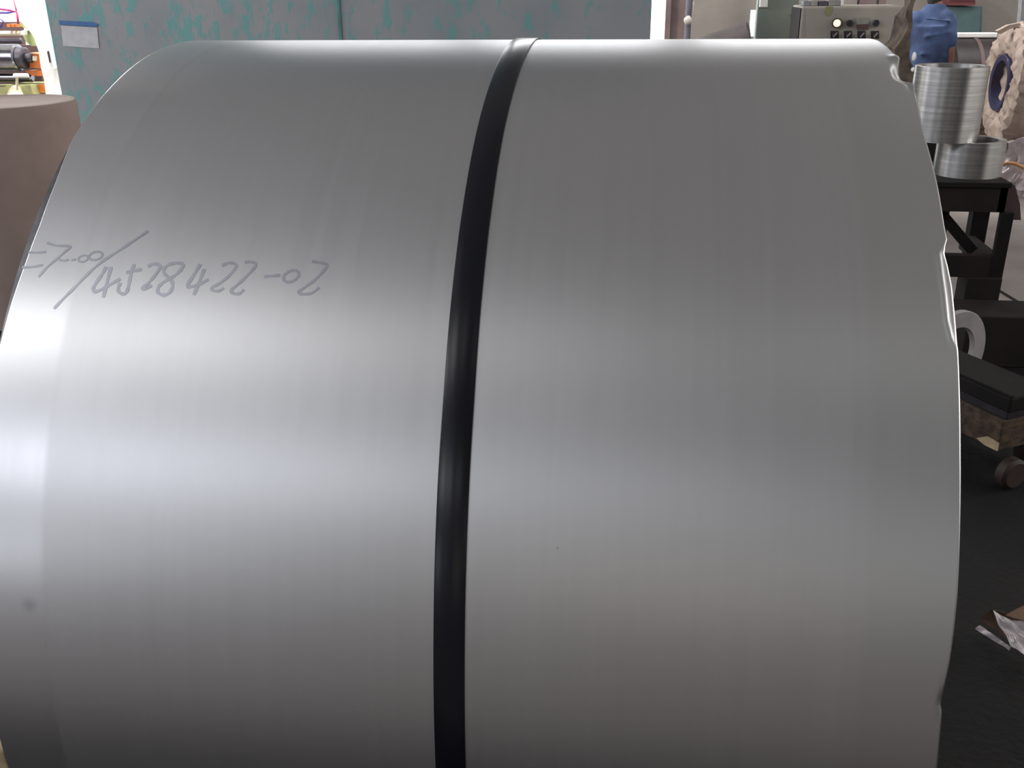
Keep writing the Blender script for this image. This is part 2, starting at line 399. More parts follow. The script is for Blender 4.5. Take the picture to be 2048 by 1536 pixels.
_p.inputs['Anisotropic'].default_value = .75; _p.inputs['Anisotropic Rotation'].default_value = .25; M['tin'].node_tree.links.new(_t.outputs[0], _p.inputs['Tangent'])
def emis(name, c, s):
    m, nt, p = nodes(name); p.inputs['Base Color'].default_value = lin(c); p.inputs['Emission Color'].default_value = lin(c); p.inputs['Emission Strength'].default_value = s
    return m
M['lamp'] = emis('lit_indicator', (255, 226, 180), 1.6)

# ------------------------------------------------------------------ room shell
XL, XR, YF, YB, YW = -8.0, 8.0, -9.0, 9.6, 5.8
bm = B(); box(bm, (XL, YF, -.1), (XR, YB + 4, 0)); struct(link('floor', bm, M['floor']))
bm = B(); box(bm, (XL, YF, CZ), (XR, YB, CZ + .1)); struct(link('ceiling', bm, M['ceiling']))
bm = B(); box(bm, (XL - .1, YF, 0), (XL, YB, CZ)); struct(link('wall_left', bm, M['sidewall']))
bm = B(); box(bm, (XR, YF, 0), (XR + .1, YB + .2, CZ)); struct(link('wall_right', bm, M['sidewall']))
bm = B(); box(bm, (XL, YF - .1, 0), (XR, YF, CZ)); struct(link('wall_rear', bm, M['sidewall']))

xa = at(124, 190, YW).x; xb = at(1302, 40, YW).x
seam = at(679, 40, YW).x
HW = 1.98
# partition with peeling teal paint, two unseen lights of window above it
bm = B(); box(bm, (xa, YW, 0), (seam - .012, YW + .12, CZ)); pw = struct(link('wall_back', bm, M['wallpeel']))
bm = B(); box(bm, (seam + .012, YW, 0), (xb, YW + .12, CZ)); link('wall_panel', bm, M['wallpeel'], pw)
bm = B(); box(bm, (seam - .012, YW - .012, 0), (seam + .012, YW + .10, CZ), .003); struct(link('trim_1', bm, M['teal']))
# frames of the unseen windows and roof lights; side ones added as fill
def unseen_window(i, cx, cy, cz, sx, sy, axis, nb=3):
    """rectangular frame with glazing bars; axis = the normal of the window plane"""
    bm = B(); t = .06
    def bx(u0, u1, v0, v1):
        if axis == 'y': box(bm, (cx + u0, cy - .04, cz + v0), (cx + u1, cy + .04, cz + v1))
        elif axis == 'x': box(bm, (cx - .04, cy + u0, cz + v0), (cx + .04, cy + u1, cz + v1))
        else: box(bm, (cx + u0, cy + v0, cz - .04), (cx + u1, cy + v1, cz + .04))
    bx(-sx / 2 - t, -sx / 2, -sy / 2 - t, sy / 2 + t); bx(sx / 2, sx / 2 + t, -sy / 2 - t, sy / 2 + t)
    bx(-sx / 2, sx / 2, -sy / 2 - t, -sy / 2); bx(-sx / 2, sx / 2, sy / 2, sy / 2 + t)
    struct(link('window_%d' % i, bm, M['frame']))
for i_, (ax, c_, s_, pw_) in enumerate(UNSEEN_WINDOWS):
    unseen_window(i_ + 1, c_[0], c_[1], c_[2], s_[0], s_[1], ax.lower())
# lintel that carries the unseen right-hand clerestory window past the open slit
bm = B(); box(bm, (xb, YW, HW), (3.2, YW + .12, CZ)); link('lintel', bm, M['sidewall'], pw)
bm = B(); box(bm, (XL, YW, 3.2), (xa, YW + .12, CZ)); link('lintel', bm, M['sidewall'], pw)

# far wall behind console, with narrow slots left open to the sky
x1 = at(1332, 40, YB).x
gaps = [at(1500, 40, YB).x, at(1515, 40, YB).x]
g2 = [at(1714, 5, YB).x, at(1719, 5, YB).x, at(1752, 5, YB).x, at(1758, 5, YB).x]
wallf = None
def farwall(xs, xe, z0, z1, mt, name='wall_far'):
    global wallf
    bm = B(); box(bm, (xs, YB, z0), (xe, YB + .15, z1))
    if wallf is None: wallf = struct(link('wall_far', bm, mt)); return wallf
    return link('wall_panel', bm, mt, wallf)
farwall(at(1380, 40, YB).x, gaps[0], 0, CZ, M['concrete'])
farwall(x1, at(1380, 40, YB).x, 0, CZ, M['brownwall'])
farwall(gaps[1], g2[0], 0, CZ, M['concrete'])
farwall(g2[1], g2[2], 0, CZ, M['brownwall'])
farwall(g2[3], at(1772, 5, YB).x, 0, CZ, M['brownwall'])
farwall(at(1772, 5, YB).x, XR, 0, CZ, M['concrete'])
for a, b, z0, z1 in ((gaps[0], gaps[1], at(1508, 74, YB).z, at(1508, 20, YB).z), (g2[0], g2[1], .45, 2.6), (g2[2], g2[3], .45, 2.6)):
    farwall(a, b, 0, z0, M['concrete']); farwall(a, b, z1, CZ, M['concrete'])
bm = B(); xj = at(1341, 40, YB).x; box(bm, (x1 - .01, YB - .05, 0), (xj, YB, 3.0), .004); struct(link('trim_2', bm, M['brownwall']))

# floor joint on bare concrete
bm = B(); a = atz(1993, 578, .002); b = atz(2075, 628, .002); bar(bm, a, b, .015, .006); struct(link('trim_3', bm, M['blacksteel']))

# ------------------------------------------------------------------ the main coil
def interp(t, tab):
    if t <= tab[0][0]: return tab[0][1]
    for (a, va), (b, vb) in zip(tab, tab[1:]):
        if t <= b:
            k = (t - a) / (b - a); return va + (vb - va) * k
    return tab[-1][1]
EDGE = sorted([(-90, .4455), (2, .4445), (5.9, .4418), (8, .4402), (9.8, .4392), (10.9, .4390), (11.4, .4368), (11.9, .4369), (13.2, .4387), (15.2, .4421), (17.6, .4442), (20.4, .4459),
               (24, .4459), (31.5, .4459), (37.8, .4471), (39.6, .4473), (42, .4475), (45.2, .4470), (47, .4443), (48.2, .4415), (48.9, .443), (49.5, .4468), (51, .4457), (55.4, .4457),
               (62.7, .4425), (69, .4500), (71.0, .4518), (71.8, .4415), (72.6, .4380), (74.5, .4393), (76, .444), (77.6, .4510), (78.4, .4490), (81.6, .4484), (87.6, .4500), (95, .4455)])
CREASE = [(38.5, .4475), (39.5, .4453), (40.3, .4396), (42, .435), (44.2, .4345), (46, .4334), (48.2, .433), (48.9, .443)]
LEFT = [(-90, -.9685), (32, -.9685), (40.7, -.9625), (44.7, -.9578), (49, -.9555), (54.4, -.9585), (60, -.9685)]
def surf(X, th, r): return Vector((X * R, -r * math.cos(th), ZC + r * math.sin(th)))
def sstep(a, b, x):
    t = min(1, max(0, (x - a) / (b - a))); return t * t * (3 - 2 * t)
coil = thing('steel_coil', 'huge bright steel coil filling the picture, bound by one dark strap, with pencilled numbers', 'steel coil', (-.26 * R, 0, .04))
bm = B(); uvl = bm.loops.layers.uv.new('wrap')
ths = []
t = -90.0
while t < 270:
    ths.append(t); t += .25 if (36 <= t <= 52 or 68 <= t <= 80 or 9 <= t <= 13) else 1.0
NX = [0, .0008, .01, .03, .07, .15, .25, .35, .45, .55, .65, .75, .84, .9, .93]
fine = 18
rows = []
for tdeg in ths:
    th = math.radians(tdeg); xe = interp(tdeg, EDGE); xl = interp(tdeg, LEFT)
    row = []
    base = xe - .055
    xs = [xl + (base - xl) * k / .93 for k in NX]
    xs += [base + .055 * ((k + 1) / fine) ** .8 for k in range(fine)]
    for X in xs:
        dr = 0
        # folded-down lip
        if 38.5 < tdeg < 48.9:
            xc = interp(tdeg, CREASE); k = sstep(38.5, 40.5, tdeg) * (1 - sstep(48.0, 48.9, tdeg))
            d = X - xc + .0022
            if d > 0: dr -= k * min(d * d / .016, .0008 + d * .16 if d > .0035 else 9) * R
            dr += .0012 * k * math.exp(-((X - xc) / .004) ** 2)
        # sprung notch near the crown
        k = math.exp(-((tdeg - 73.6) / 2.6) ** 2); s = sstep(xe - .016, xe, X)
        dr -= k * s * .004
        k = math.exp(-((tdeg - 78.2) / 1.1) ** 2); s = sstep(xe - .020, xe, X); dr += k * s * .003
        k = math.exp(-((tdeg - 70.9) / 1.0) ** 2); s = sstep(xe - .008, xe, X); dr += k * s * .003
        # small sag of the edge low down
        k = math.exp(-((tdeg - 11.6) / 1.2) ** 2); s = sstep(xe - .008, xe, X); dr -= k * s * .0025
        row.append((bm.verts.new(surf(X, th, R + dr)), X * R, th * R))
    rows.append(row)
def uvface(vs):
    f = bm.faces.new([v[0] for v in vs]); f.smooth = True
    for lp, v in zip(f.loops, vs): lp[uvl].uv = (v[1], v[2])
n = len(rows)
for i in range(n):
    A = rows[i]; Bq = rows[(i + 1) % n]
    for j in range(len(A) - 1):
        b0, b1 = Bq[j], Bq[j + 1]
        if i == n - 1: b0 = (b0[0], b0[1], PI * 1.5 * R); b1 = (b1[0], b1[1], PI * 1.5 * R)
        uvface((A[j], A[j + 1], b1, b0))
bmesh.ops.recalc_face_normals(bm, faces=bm.faces)
ow = part('outer_wrap', bm, M['steel'], coil)
if ow.data.polygons[0].normal.dot(Vector(ow.data.polygons[0].center) + coil.location - Vector((ow.data.polygons[0].center.x + coil.location.x, 0, ZC))) < 0:
    ow.data.flip_normals()
sm = ow.modifiers.new('thickness', 'SOLIDIFY'); sm.thickness = .0011; sm.offset = -1
# inner wraps: stepped edge faces like a wound spiral, with an open bore
bm = B(); prof = []
RB = R - .0068; x0 = -.9685 * R; x1_ = .4345 * R
K = 34
prof.append((RB, x0 + .004)); prof.append((RB, x1_))
for k in range(K):
    r = RB - (RB - .255) * (k + .5) / K; prof.append((r, x1_ + (.0 if k % 2 else -.0035) + random.uniform(-.0015, .0015)))
prof.append((.255, x1_)); prof.append((.255, x0))
for k in range(K):
    r = .255 + (RB - .255) * (k + .5) / K; prof.append((r, x0 + (.0 if k % 2 else .0035) + random.uniform(-.0015, .0015)))
prof.append((RB - .002, x0))
Mx = Matrix(((0, 0, 1, 0), (1, 0, 0, 0), (0, 1, 0, ZC), (0, 0, 0, 1)))
lathe(bm, prof, Mx, 120)
bmesh.ops.recalc_face_normals(bm, faces=bm.faces)
part('inner_wraps', bm, M['sidesteel'], coil, smooth=True, autos=25)
# left margin of the second wrap, seen beside the outer one
bm = B(); lathe(bm, [(R - .0016, x0), (R - .0016, x0 + .05), (R - .0030, x0 + .05), (R - .0030, x0)], Mx, 240)
bmesh.ops.recalc_face_normals(bm, faces=bm.faces)
part('second_wrap', bm, M['sidesteel'], coil, smooth=True, autos=30)

# strap
SC_T = [(-90, -.2405), (0, -.2408), (8, -.2412), (13, -.2414), (20, -.2421), (27, -.2427), (34, -.2431), (41, -.2445), (49, -.2452), (57, -.2452), (62, -.2447), (70, -.2425), (73, -.2415), (85, -.2398), (270, -.2405)]
bm = B(); hwid = .0226 * R; prev = None; first = None
for i in range(361):
    td = -90 + i; th = math.radians(td); xc = interp(td, SC_T) if 0 < td < 90 else interp(td, SC_T)
    bow = .0
    pr = []
    for dx, r in ((-hwid, R + .0006), (-hwid, R + .0018), (-hwid + .0008, R + .0023), (0, R + .0024), (hwid - .0008, R + .0023), (hwid, R + .0018), (hwid, R + .0006)):
        pr.append(bm.verts.new(surf(xc + dx / R, th, r)))
    if prev:
        for j in range(7): bm.faces.new((prev[j], pr[j], pr[(j + 1) % 7], prev[(j + 1) % 7]))
    prev = pr
bmesh.ops.remove_doubles(bm, verts=bm.verts, dist=.0002)
bmesh.ops.recalc_face_normals(bm, faces=bm.faces)
o = part('strap', bm, M['strap'], coil, smooth=True, autos=40); o['label'] = 'dark blue-black steel strap'
# strap seal, out on the far side of the crown
bm = B()
for td in range(118, 124):
    pass
th = math.radians(121); c = surf(-.2405, th, R + .004); nn = Vector((0, -math.cos(th), math.sin(th))); tt = Vector((0, math.sin(th), math.cos(th)))
Ms = Matrix((Vector((1, 0, 0)), tt, nn)).transposed().to_4x4(); Ms.translation = c
box(bm, (-hwid - .002, -.022, -.003), (hwid + .002, .022, .003), .001, Ms)
part('strap_seal', bm, M['blacksteel'], coil)

# handwriting, as drawn strokes lying on the wrap
def to_surface(px, py):
    d = ray(px, py); o = CAM - Vector((0, 0, ZC))
    a = d.y ** 2 + d.z ** 2; b = o.y * d.y + o.z * d.z; c = o.y ** 2 + o.z ** 2 - R * R
    t = (-b - math.sqrt(max(0, b * b - a * c))) / a
    p = o + d * t
    return p.x, math.atan2(p.z, -p.y)
def arc(cx, cy, rx, ry, a0, a1, n=14, tilt=0):
    out = []
    for k in range(n + 1):
        a = math.radians(a0 + (a1 - a0) * k / n); x = rx * math.cos(a); y = ry * math.sin(a)
        out.append((cx + x * math.cos(tilt) - y * math.sin(tilt), cy + x * math.sin(tilt) + y * math.cos(tilt)))
    return out
ST = [
 ([(165, 248), (215, 249), (270, 246)], 11), ([(130, 336), (190, 333), (250, 321)], 12),
 ([(275, 192), (330, 208), (412, 213), (385, 240), (330, 288), (275, 335), (225, 392)], 13),
 ([(345, 290), (375, 296), (402, 292)], 12),
 ([(418, 297), (430, 290), (442, 292)], 9), (arc(487, 284, 30, 18, 0, 360, tilt=-.3), 10), (arc(560, 268, 40, 23, 0, 360, tilt=-.25), 12),
 ([(868, 122), (800, 168), (700, 235), (600, 300), (520, 368), (440, 450), (375, 515), (315, 578)], 15),
 ([(622, 332), (598, 375), (560, 430), (545, 462), (556, 478), (600, 462), (655, 430), (705, 402)], 17), ([(650, 333), (630, 410), (604, 512)], 17),
 ([(785, 316), (765, 380), (755, 430), (742, 478), (722, 492), (697, 480), (692, 455), (705, 425)], 17), ([(738, 366), (785, 356), (828, 347)], 17),
 ([(866, 332), (895, 316), (930, 320), (936, 338), (905, 385), (860, 435), (832, 455), (850, 462), (888, 440)], 16),
 ([(1072, 316), (1030, 310), (985, 322), (958, 348), (965, 375), (1000, 410), (1010, 445), (990, 485), (955, 498), (925, 482), (928, 450), (960, 420), (1020, 385), (1062, 345), (1076, 318)], 17),
 ([(1172, 316), (1140, 370), (1098, 438), (1110, 450), (1160, 436), (1222, 406)], 17), ([(1196, 345), (1170, 410), (1134, 498)], 17),
 ([(1298, 326), (1335, 310), (1372, 314), (1380, 335), (1340, 385), (1285, 430), (1238, 455), (1252, 472), (1285, 472), (1310, 455)], 15),
 ([(1432, 306), (1470, 304), (1498, 318), (1478, 350), (1420, 410), (1368, 455), (1350, 475), (1372, 490), (1402, 488), (1428, 465)], 15),
 ([(1545, 390), (1590, 386), (1642, 382)], 14),
 (arc(1704, 387, 48, 30, 0, 360, tilt=-.45), 14),
 ([(1825, 300), (1870, 308), (1915, 322), (1890, 360), (1835, 415), (1765, 465), (1745, 480), (1770, 492), (1825, 486), (1868, 452)], 14),
]
bm = B()
for pts, wd in ST:
    # densify with Catmull-Rom
    P = [Vector((p[0] / 2.9257, 420 + p[1] / 2.9257)) for p in pts]; D = []
    for i in range(len(P) - 1):
        p0 = P[max(i - 1, 0)]; p1 = P[i]; p2 = P[i + 1]; p3 = P[min(i + 2, len(P) - 1)]
        for k in range(5):
            t = k / 5
            D.append(.5 * ((2 * p1) + (p2 - p0) * t + (2 * p0 - 5 * p1 + 4 * p2 - p3) * t * t + (3 * p1 - p0 - 3 * p2 + p3) * t ** 3))
    D.append(P[-1])
    S = [to_surface(*p) for p in D]                 # (X metres, angle)
    S = [Vector((a, b * R)) for a, b in S]; hw = wd / 2.9257 * .5 / F_PX * 1.5
    prev = None
    for i, s in enumerate(S):
        d = (S[min(i + 1, len(S) - 1)] - S[max(i - 1, 0)]).normalized(); nrm = Vector((-d.y, d.x)) * hw * (.85 + .15 * math.sin(i))
        pr = []
        for q, r in ((s - nrm, R + .00025), (s + nrm, R + .00025), (s + nrm, R + .0001), (s - nrm, R + .0001)):
            pr.append(bm.verts.new(surf(q.x / R, q.y / R, r)))
        if prev:
            for j in range(4): bm.faces.new((prev[j], pr[j], pr[(j + 1) % 4], prev[(j + 1) % 4]))
        prev = pr
bmesh.ops.recalc_face_normals(bm, faces=bm.faces)
o = part('handwriting', bm, M['ink'], coil); o['label'] = 'grey handwritten number =700/4528422-02'

# timber chocks under the coil
for s, lb in ((-1, 'timber wedge chock under the front of the big coil'), (1, 'timber wedge chock under the back of the big coil')):
    bm = B()
    prof = [(s * .24, 0), (s * .56, 0), (s * .56, .264), (s * .24, .058)]
    prism(bm, [Vector((-.60, y, z)) for y, z in prof], (.85, 0, 0))
    tag(link('timber_chock', bm, M['wood']), lb, 'chock')
# pale block beside the lower left edge
p = at(6, 1500, -.25)
bm = B(); box(bm, (p.x - .30, -.25, 0), (p.x + .004, .05, p.z), .006)
tag(link('timber_block', bm, M['woodlight']), 'pale timber block standing at the lower left edge of the big coil', 'block')

# ------------------------------------------------------------------ left background
# brown wrapped drum
c = at(0, 203, 2.9); rr = (at(152, 203, 2.9) - c).length * .87
bm = B()
def wob(a, i, r, z): return .004 * noise.noise(Vector((math.cos(a) * 3, math.sin(a) * 3, z * 4))) if r > .1 else 0
H = atz(0, 203, 0) and c.z
lathe(bm, [(.0001, 0), (rr, 0), (rr, H * .33), (rr, H * .66), (rr, H - .012), (rr - .006, H), (rr - .03, H + .002), (rr - .04, H - .006), (.10, H - .006), (.0001, H - .006)], Matrix.Translation((c.x, 2.9, 0)), 72, close=False, wob=wob)
bmesh.ops.remove_doubles(bm, verts=bm.verts, dist=.0005)
tag(link('wrapped_drum', bm, M['kraft_dark'], smooth=True, autos=40), 'round brown wrapped coil standing on end at the left edge', 'wrapped coil')

# notice on the wall
nt_ = thing('wall_notice', 'paper notice with a blue heading strip taped to the peeling wall', 'notice', at(158, 96, YW - .01))
bm = B(); pprism(bm, [(122, 51), (194, 55), (198, 97), (126, 92)], YW - .006, .003); part('paper_sheet', bm, M['paper'], nt_)
bm = B(); pprism(bm, [(118, 41), (186, 44), (196, 48), (193, 54), (120, 49)], YW - .009, .005); o = part('heading_strip', bm, M['blue'], nt_); o['label'] = 'blue heading strip'

# roll machine in the yard
YM = 6.7
mc = thing('rolling_machine', 'sunlit roll machine with orange blocks and a dark polished roll, far left', 'machine', (at(60, 180, YM).x, YM, 0))
def rollpart(name, x0, x1, y0, y1, mt, Y=YM, seg=32, par=None):
    a = at(x0, (y0 + y1) / 2, Y); b = at(x1, (y0 + y1) / 2, Y); r = abs(at(x1, y0, Y).z - at(x1, y1, Y).z) / 2
    b.z = a.z; bm = B(); cyl(bm, a, b, r, seg, bev=.012); return part(name, bm, mt, par or mc, smooth=True, autos=35)
rollpart('main_roll', -60, 40, 88, 142, M['chrome'])
rollpart('roll_collar', 38, 54, 94, 138, M['rollend'])
rollpart('roll_shaft', 52, 66, 106, 126, M['rollend'], par=mc)
rollpart('lower_roll', -60, 66, 146, 164, M['chrome'], YM + .05)
rollpart('guide_roll', -60, 42, 62, 72, M['cream'], YM + .35)
rollpart('guide_roll', -60, 44, 76, 88, M['rollend'], YM + .3)
def pp(name, pix, mt, Y=YM, d=.12, par=None):
    bm = B(); pprism(bm, pix, Y, d); return part(name, bm, mt, par or mc)
pp('back_plate', [(-60, 44), (40, 44), (46, 92), (-60, 92)], M['panelbrown'], YM + .55, .05)
pp('back_plate', [(-60, 90), (78, 90), (92, 240), (-60, 240)], M['panelbrown'], YM + .5, .05)
for a in ((13, 20), (22, 28), (30, 36)): pp('clamp_block', [(a[0], 48), (a[1], 48), (a[1] + 1, 54), (a[0] + 1, 54)], M['orange'], YM + .3, .1)
pp('bearing_block', [(58, 106), (77, 108), (81, 137), (60, 136)], M['orange'])
pp('bearing_block', [(48, 142), (84, 141), (86, 152), (66, 152)], M['orange'])
pp('bearing_block', [(66, 170), (88, 169), (92, 186), (70, 185)], M['orange'])
pp('bearing_boss', [(65, 112), (72, 113), (72, 122), (65, 121)], M['cream'], YM - .02, .06)
pp('lever_arm', [(38, 43), (48, 40), (60, 54), (58, 58), (52, 58), (42, 52)], M['lime'], YM - .05, .06)
pp('lever_arm', [(46, 62), (58, 60), (66, 74), (71, 92), (62, 92), (52, 84), (46, 72)], M['lime'], YM - .04, .06)
pp('lever_tip', [(41, 62), (48, 60), (48, 70), (43, 70)], M['white'], YM - .1, .05)
pp('base_casting', [(-60, 176), (8, 174), (14, 170), (60, 170), (68, 192), (90, 194), (90, 250), (-60, 250)], M['khaki'], YM - .1, .3)
pp('base_casting', [(12, 193), (18, 178), (24, 172), (32, 176), (40, 193)], M['cream'], YM - .16, .08)
pp('white_cap', [(16, 188), (30, 187), (39, 190), (37, 195), (18, 195)], M['white'], YM - .2, .06)
pp('yellow_bracket', [(110, 152), (115, 151), (117, 164), (118, 184), (113, 184)], M['yellow'], YM + .3, .06)
th_ = thing('tee_handle', 'small white tee handle standing up from the machine base at far left', 'handle', at(36, 182, YM - .18))
a = at(34, 180, YM - .18); b = at(34, 153, YM - .18); bm = B(); cyl(bm, a, b, .011, 12); part('stem', bm, M['cream'], th_, True, 40)
a = at(27, 151, YM - .18); b = at(57, 151, YM - .18); bm = B(); cyl(bm, a, b, .017, 16, bev=.008); part('grip', bm, M['white'], th_, True, 40)
# upright white frame
YP = YM - .25
post = thing('white_frame_post', 'sunlit white tapering frame post at the left end of the peeling wall', 'post', (at(100, 190, YP).x, YP, 0))
bm = B()
pprism(bm, [(10, -120), (75, -120), (88, 0), (92, 16), (105, 88), (110, 122), (113, 135), (110, 138), (107, 138), (109, 184), (122, 187), (123, 194), (92, 194), (88, 160), (82, 136), (78, 105), (66, 70), (40, 42), (28, 0)], YP, .10)
part('upright', bm, M['white'], post)
bm = B(); pprism(bm, [(94, 103), (97, 102), (101, 124), (99, 126)], YP - .006, .008); o = part('slot_cover', bm, M['black'], post)
pz = at(108, 194, YP).z
bm = B(); box(bm, (at(90, 194, YP).x, YP - .03, 0), (at(118, 194, YP).x, YP + .13, pz), .004); part('pedestal', bm, M['cream'], post)
# cables upper left
for ci, (nm, pts, mt, lb) in enumerate((('cable', [(-30, 17), (0, 18), (20, 20), (34, 24), (35, 34), (37, 48)], 'magenta', 'magenta cable running in from the left edge above the roll machine'),
                    ('cable', [(24, -20), (29, 0), (32, 14), (34, 26)], 'magenta', 'magenta cable hanging down from the top at the far left'),
                    ('cable', [(-30, 25), (0, 25), (16, 25), (28, 22)], 'violet', 'violet cable just under the magenta one at the far left'),
                    ('cable', [(-20, 34), (0, 36), (8, 44), (2, 54), (-10, 56)], 'violet', 'violet cable loop above the roll machine'))):
    bm = B(); tube(bm, [at(x, y, YM + .2 + .05 * ci) for x, y in pts], .010 if mt == 'magenta' else .012, 8); tag(link(nm, bm, M[mt], smooth=True), lb, 'cable')

# ------------------------------------------------------------------ middle background
# conduit beside the slit
YC = 9.3
cn = thing('wall_conduit', 'dark vertical conduit with a pale lump, right of the bright slit', 'conduit', (at(1377, 60, YC).x, YC, 0))
a = at(1375, 60, YC); bm = B(); cyl(bm, (a.x, YC, 0), (a.x, YC, 2.9), .033, 14); part('pipe', bm, M['pipe'], cn, True, 40)
a = at(1381, 60, YC); bm = B(); cyl(bm, (a.x + .01, YC + .03, at(1381, 20, YC).z), (a.x + .01, YC + .03, 2.9), .014, 10); part('thin_pipe', bm, M['plaster'], cn, True, 40)
bm = B(); bmesh.ops.create_icosphere(bm, subdivisions=2, radius=.042, matrix=Matrix.Translation(at(1375, 40, YC - .03)))
for v in bm.verts: v.co += Vector((noise.noise(v.co * 20), 0, noise.noise(v.co * 25 + Vector((3, 3, 3))))) * .012
part('junction_lump', bm, M['plaster'], cn, True)
# dark tarp heap sloping up to the cabinet
bm = B()
YT = 7.4
pts = [(1392, 76), (1420, 66), (1450, 57), (1478, 47), (1500, 40), (1512, 50), (1516, 90), (1516, 130), (1390, 130)]
P = [at(x, y, YT) for x, y in pts]
base = [p for p in P]
# lofted heap: ridge line to floor front and back
ridge = [at(1385, 84, YT), at(1410, 70, YT), at(1435, 62, YT), at(1460, 53, YT), at(1482, 46, YT), at(1493, 42, YT), at(1499, 52, YT)]
rowsT = []
for i, r in enumerate(ridge):
    col = []
    for k in range(11):
        f = k / 10; yy = YT - .45 + .9 * f; h = math.sin(PI * f) ** .45 if 0 < f < 1 else 0
        z = r.z * h; nz = .03 * noise.noise(Vector((r.x * 6, yy * 6, z * 6)))
        col.append(bm.verts.new((r.x + (nz if 0 < k < 10 else 0), yy + nz, max(0, z + (nz if h < .98 else 0)))))
    rowsT.append(col)
for i in range(len(rowsT) - 1):
    for k in range(10): bm.faces.new((rowsT[i][k], rowsT[i + 1][k], rowsT[i + 1][k + 1], rowsT[i][k + 1]))
for col in (rowsT[0], rowsT[-1]): bm.faces.new(col if col is rowsT[0] else list(reversed(col)))
bmesh.ops.recalc_face_normals(bm, faces=bm.faces)
tag(link('tarpaulin_heap', bm, M['tarp'], smooth=True, autos=50), 'dark tarpaulin-covered heap sloping up to the green cabinet', 'tarpaulin')

# green cabinet and console
YG = 6.15
def vbox(name, x0, x1, ytop, Y, depth, mt, root, z0=0, bev=.008):
    a = at(x0, ytop, Y); b = at(x1, ytop, Y)
    bm = B(); box(bm, (a.x, Y, z0), (b.x, Y + depth, a.z), bev); return part(name, bm, mt, root)
gcab = thing('green_cabinet', 'green-grey steel cabinet standing left of the beige control console', 'cabinet', (at(1560, 76, YG).x, YG, 0))
vbox('body', 1517, 1600, -12, YG, .10, M['green'], gcab)
bm = B(); a = at(1599, 24, YG); box(bm, (a.x - .012, YG - .006, .1), (a.x, YG, at(1600, 20, YG).z + .02)); part('door_edge', bm, M['black'], gcab)
bm = B(); pprism(bm, [(1586, 27), (1593, 27), (1594, 34), (1587, 34)], YG - .02, .02); part('latch', bm, M['black'], gcab)
wb = at(1521, 0, YG - .05)
bm = B(); pprism(bm, [(1521, -8), (1536, -8), (1535, 14), (1520, 14)], YG - .06, .05); tag(link('white_junction_box', bm, M['white']), 'bright white box on the upper left corner of the green cabinet', 'box')  # white block in place of a bright patch of outdoor light

YK = 5.4
con = thing('control_console', 'beige control console with one lit lamp and a row of rotary switches', 'control console', (at(1705, 76, YK).x, YK, 0))
a = at(1604, 13, YK); b = at(1812, 13, YK); zt = a.z
bm = B(); box(bm, (a.x, YK, .06), (b.x, YK + .42, zt), .012); part('body', bm, M['beige'], con)
bm = B(); box(bm, (a.x - .006, YK + .01, .06), (a.x - .0005, YK + .42, zt - .01)); part('side_cover', bm, M['apron'], con)
bm = B(); box(bm, (a.x + .03, YK + .03, 0), (b.x - .03, YK + .39, .06)); part('plinth', bm, M['black'], con)
bm = B(); pprism(bm, [(1611, 17), (1806, 17), (1808, 120), (1614, 120)], YK - .006, .008); part('front_panel', bm, M['beige'], con)
def knobring(px, py, rpx, mt, name, d=.02):
    c = at(px, py, YK - .006); r = rpx / F_PX * (c - CAM).length
    bm = B(); cyl(bm, c + Vector((0, 0, 0)), c + Vector((0, -.006, 0)), r * 1.35, 20, bev=.002); rg = part('bezel', bm, M['ring'], con, True, 40)
    bm = B(); cyl(bm, c + Vector((0, -.006, 0)), c + Vector((0, -.006 - d, 0)), r, 20, bev=.003); o = part(name, bm, mt, con, True, 40); return o
o = knobring(1673, 46, 6.0, M['lamp'], 'indicator_lamp'); o['label'] = 'lit warm white indicator lamp'
bm = B(); c = at(1673, 40, YK - .01); lathe(bm, [(.026, 0), (.030, 0), (.030, .03), (.026, .03)], Matrix.Translation(at(1673, 46, YK - .006)) @ Matrix.Rotation(PI / 2, 4, 'X'), 20)
part('lamp_hood', bm, M['black'], con, True, 40)
knobring(1698, 46, 5.6, M['black'], 'push_button'); knobring(1751, 46, 5.6, M['black'], 'push_button')
bm = B(); pprism(bm, [(1713, 35), (1736, 35), (1737, 59), (1714, 59)], YK - .024, .02); mt_ = part('meter', bm, M['ring'], con)
bm = B(); pprism(bm, [(1713, 49), (1737, 48), (1737, 58), (1714, 58)], YK - .029, .006); part('meter_window', bm, M['panelbrown'], mt_)
for px in (1669, 1696, 1723, 1750):
    bm = B(); pprism(bm, [(px - 8, 62), (px + 8, 62), (px + 8.5, 77), (px - 7.5, 77)], YK - .012, .008); pl = part('switch_plate', bm, M['black'], con)
    c = at(px, 69.5, YK - .012); bm = B(); cyl(bm, c, c + Vector((0, -.022, 0)), .016, 18, bev=.003); part('rotary_switch', bm, M['black'], con, True, 40)
    bm = B(); bar(bm, c + Vector((-.012, -.026, -.014)), c + Vector((.010, -.026, .014)), .006, .008); part('switch_pointer', bm, M['ring'], con)
bm = B(); pprism(bm, [(1652, 13), (1666, 13), (1664, 24), (1660, 31), (1655, 32), (1650, 27)], YK - .010, .003); o = part('tape_strip', bm, M['khaki'], con); o['label'] = 'strip of grey tape over the panel edge'
